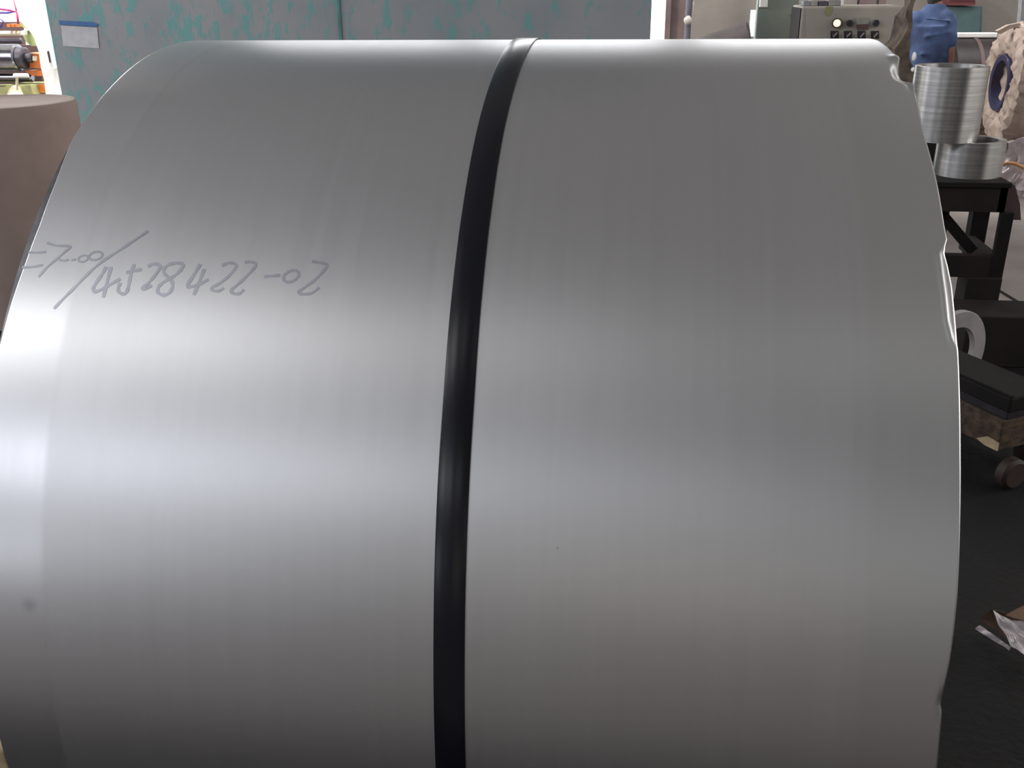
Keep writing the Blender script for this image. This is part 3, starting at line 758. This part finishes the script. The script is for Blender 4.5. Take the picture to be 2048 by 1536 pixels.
# little boxes on top
for x0, x1, y0, mt, lb in ((1608, 1621, 2, 'greybox', 'leftmost small grey box on top of the beige console'), (1622, 1636, 1, 'ring', 'pale small box second from the left on the beige console'),
                       (1638, 1656, 3, 'pipe', 'dark small box in the middle of the row on the beige console'), (1658, 1681, 0, 'ring', 'widest pale box in the row on the beige console'),
                       (1682, 1688, 0, 'white', 'narrow white box at the right end of the row on the beige console')):
    Y = YK + .08; a = at(x0, y0, Y); b = at(x1, y0, Y); bm = B(); box(bm, (a.x, Y, zt + .001), (b.x, Y + .12, max(a.z, zt + .03)), .003)
    tag(link('small_box', bm, M[mt]), lb, 'box', 'small boxes on top of the console')

# mottled wrapped bundle between console and man
YQ = 4.95
bm = B(); out = [(1826, -40), (1822, 12), (1818, 22), (1811, 34), (1812, 48), (1806, 62), (1796, 80), (1785, 96), (1788, 106), (1797, 120), (1800, 200), (1836, 230), (1828, 150), (1826, 110), (1824, 70), (1828, 40), (1832, 20), (1834, -40)]
prism(bm, [at(x, y, YQ) for x, y in out], (0, .22, 0))
bmesh.ops.triangulate(bm, faces=bm.faces)
bmesh.ops.subdivide_edges(bm, edges=bm.edges, cuts=3, use_grid_fill=True)
for v in bm.verts: v.co += Vector((noise.noise(v.co * 9), noise.noise(v.co * 9 + Vector((7, 1, 2))), .5 * noise.noise(v.co * 9 + Vector((1, 8, 2))))) * .035
zb = min(v.co.z for v in bm.verts)
bun = tag(link('wrapped_bundle', bm, M['camo'], smooth=True, autos=35), 'tall mottled brown wrapped bundle leaning between the console and the man', 'bundle')
bm = B(); c0 = at(1832, 170, YQ + .1); box(bm, (c0.x - .22, YQ - .05, 0), (c0.x + .28, YQ + .35, zb - .002), .01)
tag(link('dark_plinth', bm, M['blacksteel']), 'dark steel stand under the mottled brown bundle', 'stand')

# dark horizontal coil behind the man's right
YD = 8.2
a = at(1880, 76, YD); rD = .455; zc = a.z - rD; xr = at(2016, 100, YD).x; xl = at(1896, 100, YD).x
dc = thing('dark_steel_coil', 'dark steel coil lying on its side behind the man, with a bright top edge', 'steel coil', ((xl + xr) / 2, YD, 0))
Md = Matrix(((0, 0, 1, 0), (1, 0, 0, YD), (0, 1, 0, zc), (0, 0, 0, 1)))
bm = B(); lathe(bm, [(rD, xl), (rD, xr), (.2, xr), (.2, xl)], Md, 64); bmesh.ops.recalc_face_normals(bm, faces=bm.faces)
part('wraps', bm, mat('dark_coil_steel', (44, 38, 38), (32, 28, 28), 3, .45, metal=.2, spec=.3, stretch=(4, .3, .3)), dc, True, 40)
bm = B()
xm = at(1944, 100, YD).x; lathe(bm, [(rD + .001, xm - .016), (rD + .004, xm - .016), (rD + .004, xm + .016), (rD + .001, xm + .016)], Md, 64); bmesh.ops.recalc_face_normals(bm, faces=bm.faces)
o = part('strap', bm, M['panelbrown'], dc, True, 40)
for s, lb in ((-1, 'timber wedge under the near side of the dark coil behind the man'), (1, 'timber wedge under the far side of the dark coil behind the man')):
    yt = .3; ztn = zc - math.sqrt(rD ** 2 - yt ** 2) - .010; sl = yt / math.sqrt(rD ** 2 - yt ** 2)
    bm = B(); prism(bm, [Vector((xl + .05, YD + s * y, z)) for y, z in ((.16, 0), (.46, 0), (.46, ztn + sl * .16), (.16, max(.005, ztn - sl * .14)))], (xr - xl - .1, 0, 0))
    tag(link('coil_wedge', bm, M['wood']), lb, 'wedge')
bm = B(); za_ = at(1940, 79, YD).z; box(bm, (xl + .05, YD - .05, zc + rD + .004), (at(1990, 79, YD).x, YD + .05, zc + rD + .045), .008)  # pale strip added to give the coil's top its bright reflection
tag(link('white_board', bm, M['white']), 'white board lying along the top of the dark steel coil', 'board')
# teal cabinet, red box on far wall
tc_ = thing('teal_wall_cabinet', 'dark teal electrical cabinet on the far wall right of the man', 'cabinet', at(1930, 68, YB - .2))
bm = B(); pprism(bm, [(1880, 13), (1965, 13), (1963, 68), (1880, 69)], YB - .2, .19); part('body', bm, M['tealbox'], tc_)
bm = B(); pprism(bm, [(1886, 16), (1961, 16), (1959, 65), (1886, 66)], YB - .215, .014); part('door', bm, M['tealbox'], tc_)
rb = thing('red_wall_box', 'dull red box on the far wall above the teal cabinet', 'box', at(1925, 11, YB - .26))
bm = B(); pprism(bm, [(1897, -30), (1951, -30), (1951, 8), (1948, 11), (1897, 11)], YB - .24, .23); part('body', bm, M['redbox'], rb)
bm = B(); pprism(bm, [(1900, -1), (1950, -1), (1950, 1), (1900, 1)], YB - .25, .011); part('lid_edge', bm, M['redbox'], rb)

# ------------------------------------------------------------------ man in the blue shirt (seen from behind, bent a little forward)
YH = 6.95
def capsule(bm, a, b, ra, rb, n=14):
    a = Vector(a); b = Vector(b); d = (b - a); L = d.length
    q = d.to_track_quat('Z', 'Y').to_matrix().to_4x4(); q.translation = a
    prof = [(.0005, -ra)] + [(ra * math.cos(t), ra * math.sin(t)) for t in (-1.1, -.7, -.3)] + [(ra, 0), (rb, L)] + [(rb * math.cos(t), L + rb * math.sin(t)) for t in (.3, .7, 1.1)] + [(.0005, L + rb)]
    lathe(bm, prof, q, n, close=False)
def loft(bm, rings, n=24):
    """rings: (x, y, z, rx, ry)"""
    R_ = []
    for (x, y, z, rx, ry) in rings:
        R_.append([bm.verts.new((x + rx * math.cos(2 * PI * k / n), y + ry * math.sin(2 * PI * k / n), z)) for k in range(n)])
    for A, C in zip(R_, R_[1:]):
        for k in range(n): bm.faces.new((A[k], A[(k + 1) % n], C[(k + 1) % n], C[k]))
    bm.faces.new(list(reversed(R_[0]))); bm.faces.new(R_[-1])
def fleshy(name, bm, mt, root, voxel=.012, smooth=4):
    """fuse the overlapping volumes into one continuous skin"""
    bmesh.ops.recalc_face_normals(bm, faces=bm.faces)
    o = part(name, bm, mt, root, True)
    r = o.modifiers.new('fuse', 'REMESH'); r.mode = 'VOXEL'; r.voxel_size = voxel; r.use_smooth_shade = True
    sm_ = o.modifiers.new('relax', 'SMOOTH'); sm_.factor = .6; sm_.iterations = smooth
    return o
nk = at(1876, 11, YH)                       # nape of the neck
sh = at(1860, 30, YH).z                     # shoulder line
hp = at(1858, 125, YH); mx_ = hp.x; hz = hp.z
man = thing('person', 'man in a blue work shirt seen from behind, right arm hanging, beside the console', 'person', (mx_, YH, 0))
x0m = mx_; cx_ = (mx_ + nk.x) / 2 + .01
LS = Vector((at(1834, 38, YH).x, YH + .03, sh - .045)); RS = Vector((at(1888, 36, YH).x, YH + .0, sh - .03))
LE = Vector((at(1826, 84, YH).x, YH + .06, sh - .27)); RE = Vector((at(1896, 72, YH).x, YH - .04, at(1896, 74, YH).z))
LW = Vector((LE.x + .05, YH + .26, LE.z - .12)); RW = Vector((at(1897, 112, YH).x, YH - .06, at(1897, 118, YH).z))
bm = B()
loft(bm, [(x0m, YH, hz - .10, .165, .13), (x0m, YH, hz + .02, .155, .125), (x0m, YH + .01, hz + .14, .160, .128), (cx_ - .02, YH + .02, hz + .28, .178, .132), (cx_ - .01, YH + .03, sh - .08, .180, .12), (cx_, YH + .04, sh - .01, .150, .10), (nk.x - .01, YH + .05, nk.z - .015, .085, .080), (nk.x, YH + .05, nk.z + .012, .066, .066)])
capsule(bm, LS, LE, .078, .060); capsule(bm, LE, LE + (LW - LE) * .55, .058, .048)
capsule(bm, RS, RE, .078, .062); capsule(bm, RE, RE + (RW - RE) * .22, .060, .056)
for k in range(3):                           # slack folds across the back
    yy_ = hz + .07 + k * .13
    capsule(bm, (x0m - .10 + .02 * (k % 2), YH - .112, yy_), (x0m + .09, YH - .108, yy_ + (.03 if k % 2 else -.02)), .012, .010, 8)
fleshy('shirt', bm, M['shirt'], man)
bm = B()
hd = Vector((nk.x - .012, YH + .07, nk.z))
capsule(bm, (nk.x, YH + .05, nk.z - .06), (hd.x, hd.y - .01, nk.z + .10), .054, .052)
loft(bm, [(hd.x, hd.y + .02, hd.z + .05, .045, .05), (hd.x, hd.y + .03, hd.z + .09, .066, .082), (hd.x, hd.y + .03, hd.z + .15, .076, .094), (hd.x, hd.y + .02, hd.z + .21, .077, .096), (hd.x, hd.y + .015, hd.z + .26, .060, .075), (hd.x, hd.y + .01, hd.z + .285, .03, .04)])
capsule(bm, (hd.x, hd.y + .12, hd.z + .14), (hd.x, hd.y + .115, hd.z + .18), .014, .010, 8)      # nose
capsule(bm, (x0m, YH, hz - .05), (cx_, YH + .03, sh - .12), .11, .12)
capsule(bm, LS, LE, .05, .042); capsule(bm, LE, LW, .040, .028)
capsule(bm, RS, RE, .05, .042); capsule(bm, RE, RW, .042, .030)
def handbits(bm, w_, dr):
    dr = dr.normalized(); sd = Vector((0, 1, 0)).cross(dr).normalized(); up = Vector((0, 1, 0))
    palm = w_ + dr * .045
    capsule(bm, w_, palm + dr * .02, .024, .026, 10); capsule(bm, palm - up * .018, palm + up * .024, .018, .018, 10)
    for k, L in enumerate((.060, .070, .066, .052)):
        b0 = palm + up * (.030 - k * .019) + dr * .02; m_ = b0 + dr * L * .55; e_ = m_ + (dr + sd * .5).normalized() * L * .5
        capsule(bm, b0, m_, .0095, .0088, 8); capsule(bm, m_, e_, .0088, .0072, 8)
    t0 = w_ + dr * .02 + up * .022; t1 = t0 + (dr + up * .8).normalized() * .04; capsule(bm, t0, t1, .012, .010, 8); capsule(bm, t1, t1 + dr * .03, .010, .008, 8)
handbits(bm, RW, RW - RE); handbits(bm, LW, LW - LE)
for s_ in (-1, 1):
    capsule(bm, (x0m + s_ * .09, YH, hz - .14), (x0m + s_ * .11, YH + .01, hz * .48), .075, .052); capsule(bm, (x0m + s_ * .11, YH + .01, hz * .48), (x0m + s_ * .12, YH, .10), .05, .036)
fleshy('body', bm, M['skin'], man, .007, 2)
bm = B()
loft(bm, [(x0m, YH, hz - .24, .10, .10), (x0m, YH, hz - .16, .165, .13), (x0m, YH, hz - .03, .150, .122)])
for s_ in (-1, 1):
    capsule(bm, (x0m + s_ * .085, YH, hz - .18), (x0m + s_ * .11, YH + .01, hz * .48), .095, .072); capsule(bm, (x0m + s_ * .11, YH + .01, hz * .48), (x0m + s_ * .12, YH, .12), .070, .060)
fleshy('trousers', bm, M['trousers'], man)
for s_ in (-.12, .12):
    bm = B(); box(bm, (x0m + s_ - .048, YH - .07, 0), (x0m + s_ + .048, YH + .20, .09), .03); part('shoe', bm, M['black'], man, True)
bm = B()
loft(bm, [(hd.x, hd.y - .015, hd.z + .005, .050, .05), (hd.x, hd.y - .005, hd.z + .11, .078, .078), (hd.x, hd.y - .0, hd.z + .17, .086, .090), (hd.x, hd.y + .01, hd.z + .23, .086, .100), (hd.x, hd.y + .01, hd.z + .28, .066, .08), (hd.x, hd.y + .01, hd.z + .305, .03, .04)])
fleshy('hair', bm, M['hair'], man, .010, 2)
for s_ in (-1, 1):
    bm = B(); bmesh.ops.create_icosphere(bm, subdivisions=2, radius=.03, matrix=Matrix.Translation((hd.x + s_ * .083, hd.y + .03, hd.z + .14)) @ Matrix.Diagonal((.4, .7, 1, 1)))
    part('ear', bm, M['skin'], man, True)

# white blobs on the bundle, added where outdoor light shows through gaps
for px, py, hh in ((1828, 113, .028), (1826, 139, .014)):
    p = at(px, py, YQ - .045); bm = B(); bmesh.ops.create_icosphere(bm, subdivisions=2, radius=1, matrix=Matrix.Translation(p) @ Matrix.Diagonal((.011, .03, hh, 1)))
    o = part('tag', bm, M['white'], bun, True); o['label'] = 'small white tag'

# ------------------------------------------------------------------ right background: tubes on the steel stand
YS = 3.05                                    # centre depth of the bright tubes
def ringtube(name, px0, px1, pytop, zbot, wall, label, Yc, lean=0.0, seed=0, waist=None):
    a = at(px0, pytop, Yc); b = at(px1, pytop, Yc); r = (b.x - a.x) / 2; cx = (a.x + b.x) / 2; zt = a.z; h = zt - zbot
    K = max(6, int(h / .012)); prof = []
    rnd = random.Random(seed)
    for k in range(K + 1):
        f = k / K; rr = r + rnd.uniform(-.00006, .00006)
        if waist: rr *= waist(f)
        prof.append((rr, h * f)); 
        if k < K: prof.append((rr, h * (f + .8 / K)))
    out = prof + [(r - wall * .5, h + .001), (r - wall, h - .001), (r - wall, .0)]
    bm = B(); lathe(bm, out, Matrix.Translation((cx, Yc, zbot)), 72)
    bmesh.ops.recalc_face_normals(bm, faces=bm.faces)
    o = link(name, bm, M['tin'], smooth=True, autos=30); tag(o, label, 'steel ring coil', 'bright ring coils on the steel stand')
    return cx, r, zt
zS = at(1950, 361, YS - .16).z                # stand top
zl = at(1940, 279, YS).z
cx1, r1, zt1 = ringtube('ring_coil', 1877, 2012, 277, zS, .030, 'lower, shorter bright steel ring coil resting on the dark steel stand', YS, seed=3)
cx2, r2, zt2 = ringtube('ring_coil', 1832, 1978, 131, zl + .002, .026, 'taller bright steel ring coil stacked on top of the shorter one', YS, seed=5)

st = thing('steel_stand', 'dark welded steel stand carrying the two bright ring coils', 'stand', (cx1, YS, 0))
yf = YS - .20; yb = YS + .30
xR = at(2018, 372, yf).x; xL = cx1 - .42
bm = B(); box(bm, (xL, yf - .01, zS - .022), (xR + .01, yb + .01, zS), .003); part('table_top', bm, M['blacksteel'], st)
za = at(1960, 424, yf).z
bm = B(); box(bm, (xL + .01, yf, za), (xR, yf + .03, zS - .022)); part('apron', bm, M['apron'], st)
bm = B(); box(bm, (xR - .03, yf, za), (xR, yb, zS - .022)); part('apron', bm, M['apron'], st)
bm = B(); box(bm, (xL + .01, yb - .03, za + .05), (xR, yb, zS - .022)); part('apron', bm, M['apron'], st)
lx1 = at(2001, 500, yf).x
bm = B(); box(bm, (lx1 - .022, yf, 0), (lx1 + .030, yf + .035, za), .004); part('leg', bm, M['blacksteel'], st)
bm = B(); box(bm, (xL + .03, yf, 0), (xL + .09, yf + .055, za), .004); part('leg', bm, M['blacksteel'], st)
ry = YS + .22
lb_ = at(1955, 470, ry).x
bm = B(); box(bm, (lb_ - .035, ry, 0), (lb_ + .040, ry + .07, za + .06), .004); part('leg', bm, M['blacksteel'], st)
bm = B(); box(bm, (xL + .03, ry, 0), (xL + .10, ry + .07, za + .06), .004); part('leg', bm, M['blacksteel'], st)
zr0 = at(1950, 556, yf).z; zr1 = at(1950, 512, yf).z
bm = B(); box(bm, (xL + .08, yf + .005, zr0), (lx1 + .02, yf + .05, zr1), .003); part('lower_rail', bm, M['apron'], st)
bm = B(); box(bm, (lx1 - .02, yf + .03, zr0 + .01), (lx1 + .025, ry + .06, zr1 - .01), .003); part('lower_rail', bm, M['apron'], st)
bm = B(); bar(bm, at(1880, 425, yf + .08), at(1945, 502, yf + .08), .045, .03, .002, ref=Vector((0, 1, 0))); part('diagonal_brace', bm, M['blacksteel'], st)
fx = at(1958, 600, yf).x
bm = B(); box(bm, (fx - .070, yf - .02, 0), (fx + .075, yf + .10, zr0 + .005), .004); part('foot_column', bm, M['apron'], st)
# drape hanging from the right end
bm = B(); pprism(bm, [(2012, 366), (2030, 370), (2040, 408), (2042, 440), (2022, 440), (2014, 428)], yf + .10, .10); part('end_bracket', bm, M['panelbrown'], st)

# dark steel box in front
YX = 2.56
zx = at(2010, 634, YX).z
bm = B(); xa_ = at(1936, 640, YX).x; box(bm, (xa_, YX, 0), (xa_ + 1.1, YX + .24, zx), .006)
sb = tag(link('steel_bin', bm, M['apron']), 'low dark brown steel box in front of the stand at the right edge', 'box')
# cart with channel, timber and wheel
q = atz(2020, 984, 0.0); YA = q.y
wr = .048
ct = thing('low_trolley', 'low trolley of dark channel over dirty timber on brown wheels, right of the big coil', 'trolley', (q.x, YA, 0))
# axis of the trolley frame: from the near corner back and left
def T(px, py, z): return atz(px, py, z)
Cn = at(1995, 903, YA + .03); zt0 = Cn.z; zt1 = zt0 + (at(2004, 842, YA + .03).z - Cn.z)
A0 = Vector((Cn.x, Cn.y, 0))
B0_ = atz(1900, 855, zt0); B0 = Vector((B0_.x, B0_.y, 0)); dirv = (B0 - A0).normalized(); side = Vector((-dirv.y, dirv.x, 0))
if side.x < 0: side = -side
def obox(a, dr, sd, L, W, z0, z1, bev=.004, off=0):
    bm = B(); Mt = Matrix((dr, sd, Vector((0, 0, 1)))).transposed().to_4x4(); Mt.translation = Vector((a.x, a.y, 0))
    box(bm, (0, off, z0), (L, off + W, z1), bev, Mt); return bm
part('timber_runner', obox(A0, dirv, side, .44, .30, zt0, zt1), M['wood'], ct)
part('spacer', obox(A0, dirv, side, .42, .16, zt1, zt1 + .028, off=.012), M['black'], ct)
zc0 = zt1 + .028; zc1 = zc0 + .052
part('steel_channel', obox(A0 + dirv * -.01, dirv, side, .46, .19, zc0, zc1, .006), M['blacksteel'], ct)
part('channel_flange', obox(A0 + dirv * -.012, dirv, side, .465, .012, zc1 - .001, zc1 + .010, .002, off=.0), M['blacksteel'], ct)
cc = at(1983, 884, A0.y - .01)
bm = B(); sheetc = [at(1974, 877, A0.y + .005), at(1984, 874, A0.y - .003), at(1995, 884, A0.y - .012), at(1994, 902, A0.y - .012), at(1982, 892, A0.y)]
prism(bm, [A0 + dirv * l - side * .003 + Vector((0, 0, z)) for l, z in ((.0, zt0 + .002), (.0, zt0 + .030), (.045, zt0 + .034), (.085, zt0 + .010), (.05, zt0 + .001))], side * .004); o = part('split_patch', bm, M['woodlight'], ct); o['label'] = 'pale freshly split patch'
for l, s_ in ((.0, .0), (.0, .22), (.33, .06), (.33, .24)):
    c = (q if l == 0 and s_ == 0 else A0 + dirv * max(l, .05) + side * s_).copy(); r = .052; c.z = r; c += side * .02
    bm = B(); cyl(bm, c + dirv * .004, c + dirv * .05, r, 28, bev=.010); part('wheel', bm, M['rubber'], ct, True, 40)
# grey ring standing on the trolley
yy = 2.0
for _ in range(60):
    rc = at(1903, 712, yy); ro = 94 / F_PX * (rc - CAM).dot(FW)
    yy += (rc.z - ro) * 1.2
ri = ro * .65
nrm = Vector((.60, -.80, 0)).normalized()
Mr = nrm.to_track_quat('Z', 'Y').to_matrix().to_4x4()
Mr.translation = Vector((rc.x, rc.y, ro + .001))
bm = B(); lathe(bm, [(ri, -.012), (ro - .002, -.012), (ro, -.010), (ro, .010), (ro - .002, .012), (ri, .012)], Mr, 72); bmesh.ops.recalc_face_normals(bm, faces=bm.faces)
tag(link('steel_ring', bm, M['ringsteel'], smooth=True, autos=30), 'flat grey steel ring leaning by the right edge of the big coil', 'ring')

# ------------------------------------------------------------------ paper-wrapped coil, far right
YR = 6.5
cc = at(2006, 166, YR); Ro = at(2006, 48, YR).z - cc.z; Ri = at(2006, 110, YR).z - cc.z
wc = thing('paper_wrapped_coil', 'coil in crumpled beige wrapping paper with a dark blue ring in its bore', 'wrapped coil', (cc.x, YR, cc.z - Ro))
Mw = Matrix(((0, 0, 1, cc.x), (1, 0, 0, YR), (0, 1, 0, cc.z), (0, 0, 0, 1)))
prof = []
for k in range(9): prof.append((Ri + (Ro - Ri) * k / 8, -.0 - .02 * math.sin(PI * k / 8)))
for k in range(1, 10): prof.append((Ro, .30 * k / 9))
for k in range(1, 6): prof.append((Ro - (Ro - Ri) * k / 5, .30))
for k in range(1, 6): prof.append((Ri, .30 - .30 * k / 6))
def crump(a, i, r, z):
    if r < Ri * 1.02: return 0
    p = Vector((math.cos(a) * r * 9, math.sin(a) * r * 9, z * 9)); return (abs(noise.noise(p)) - .25) * .045 + (abs(noise.noise(p * 2.4)) - .25) * .025
bm = B(); rg = lathe(bm, prof, Mw, 96, wob=crump)
for ring in rg:
    for i, v in enumerate(ring):
        if i < 9 and i > 0:
            p = (v.co - cc) * 11; v.co.x -= abs(noise.noise(p)) * .045 + abs(noise.noise(p * 2.5)) * .02
bmesh.ops.recalc_face_normals(bm, faces=bm.faces)
part('wrapping_paper', bm, M['wrap'], wc, True, 30)
bm = B(); lathe(bm, [(Ri * .80, -.03), (Ri * 1.0, -.035), (Ri * 1.04, -.02), (Ri * 1.02, .02), (Ri * .98, .1), (Ri * .80, .1)], Mw, 64); bmesh.ops.recalc_face_normals(bm, faces=bm.faces)
part('bore_protector', bm, M['blueprot'], wc, True, 40)
bm = B(); cr_ = Ri * .80; lathe(bm, [(.001, .035), (cr_ * .5, .05), (cr_, .04), (cr_, .09), (.001, .09)], Mw, 40)
for v in bm.verts: v.co.x += .03 * noise.noise(v.co * 14)
part('paper_stuffing', bm, M['wrap'], wc, True, 30)
bm = B(); pprism(bm, [(1995, 62), (2018, 50), (2040, 46), (2042, 52), (2020, 58), (2002, 68)], YR - .12, .06); part('paper_flap', bm, M['wrap'], wc)
# pale upright thing beyond
bm = B(); pprism(bm, [(2046, -20), (2090, -20), (2090, 70), (2048, 70), (2040, 48)], YR + .8, .08)
a_ = at(2060, 70, YR + .8); tag(link('pale_panel', bm, M['greybox']), 'pale grey panel edge behind the paper-wrapped coil at the right edge', 'panel')
# foil-wrapped coil below
fz = cc.z - Ro
bm = B(); Mf = Matrix(((0, 0, 1, cc.x + .06), (1, 0, 0, YR - .02), (0, 1, 0, fz / 2 - .01), (0, 0, 0, 1)))
rf = fz / 2 - .01
def crf(a, i, r, z):
    p = Vector((math.cos(a) * r * 12, math.sin(a) * r * 12, z * 12)); return -(abs(noise.noise(p))) * .03 - abs(noise.noise(p * 2.2)) * .015
prof = [(.12 + (rf - .12) * k / 8, 0) for k in range(9)] + [(rf, .36 * k / 10) for k in range(1, 11)] + [(rf - (rf - .12) * k / 5, .36) for k in range(1, 6)]
lathe(bm, prof, Mf, 110, wob=crf); bmesh.ops.recalc_face_normals(bm, faces=bm.faces)
tag(link('foil_wrapped_coil', bm, M['foil'], smooth=False), 'coil in crinkled silver foil underneath the paper-wrapped coil', 'wrapped coil')
# loose film heaped on the floor in front of it, with an ochre band
YZ = 5.85
bm = B(); sheet(bm, [atz(1996, 382, .012), atz(2075, 400, .012), at(2075, 268, YZ), at(2016, 286, YZ)], 22, 16, .03, 13, 3)
tag(link('loose_film', bm, M['film']), 'shiny crumpled film heaped on the floor right of the ring coils', 'film')
bm = B(); tube(bm, [at(x, y, YZ - .10) for x, y in ((2004, 330), (2014, 326), (2028, 327), (2042, 333), (2060, 340))], .012, 8)
tag(link('ochre_band', bm, M['orangestrip'], smooth=True), 'ochre band below the loose film at the right edge', 'band')
bm = B(); sheet(bm, [at(2004, 347, YZ - .13), at(2018, 338, YZ - .13), at(2018, 326, YZ - .09), at(2004, 332, YZ - .09)], 6, 6, .01, 20, 8)
tag(link('paper_scrap', bm, M['film']), 'small white scrap of film beside the lower ring coil', 'scrap')

# ------------------------------------------------------------------ scrap on the floor, lower right
sc_ = thing('packaging_scrap', 'torn brown cardboard and white plastic film lying on the dark floor at lower right', 'packaging scrap', (atz(2010, 1260, 0)))
bm = B(); sheet(bm, [atz(1958, 1238, .05), atz(2028, 1290, .03), atz(2062, 1240, .07), atz(1985, 1218, .085)], 12, 8, .010, 10, 1, .004); part('cardboard', bm, M['cardboard'], sc_)
bm = B(); sheet(bm, [atz(1988, 1222, .100), atz(2022, 1290, .07), atz(2085, 1330, .05), atz(2080, 1256, .09)], 16, 12, .009, 26, 5, .002); part('plastic_film', bm, M['film'], sc_)
bm = B(); sheet(bm, [atz(1952, 1258, .012), atz(2018, 1300, .012), atz(2022, 1294, .02), atz(1960, 1250, .02)], 12, 3, .006, 40, 9, .001); part('film_strip', bm, M['film'], sc_)
bm = B(); sheet(bm, [atz(2012, 1228, .10), atz(2070, 1248, .10), atz(2070, 1196, .11), atz(2046, 1208, .11)], 8, 6, .01, 9, 12, .004); part('cardboard', bm, M['cardboard'], sc_)
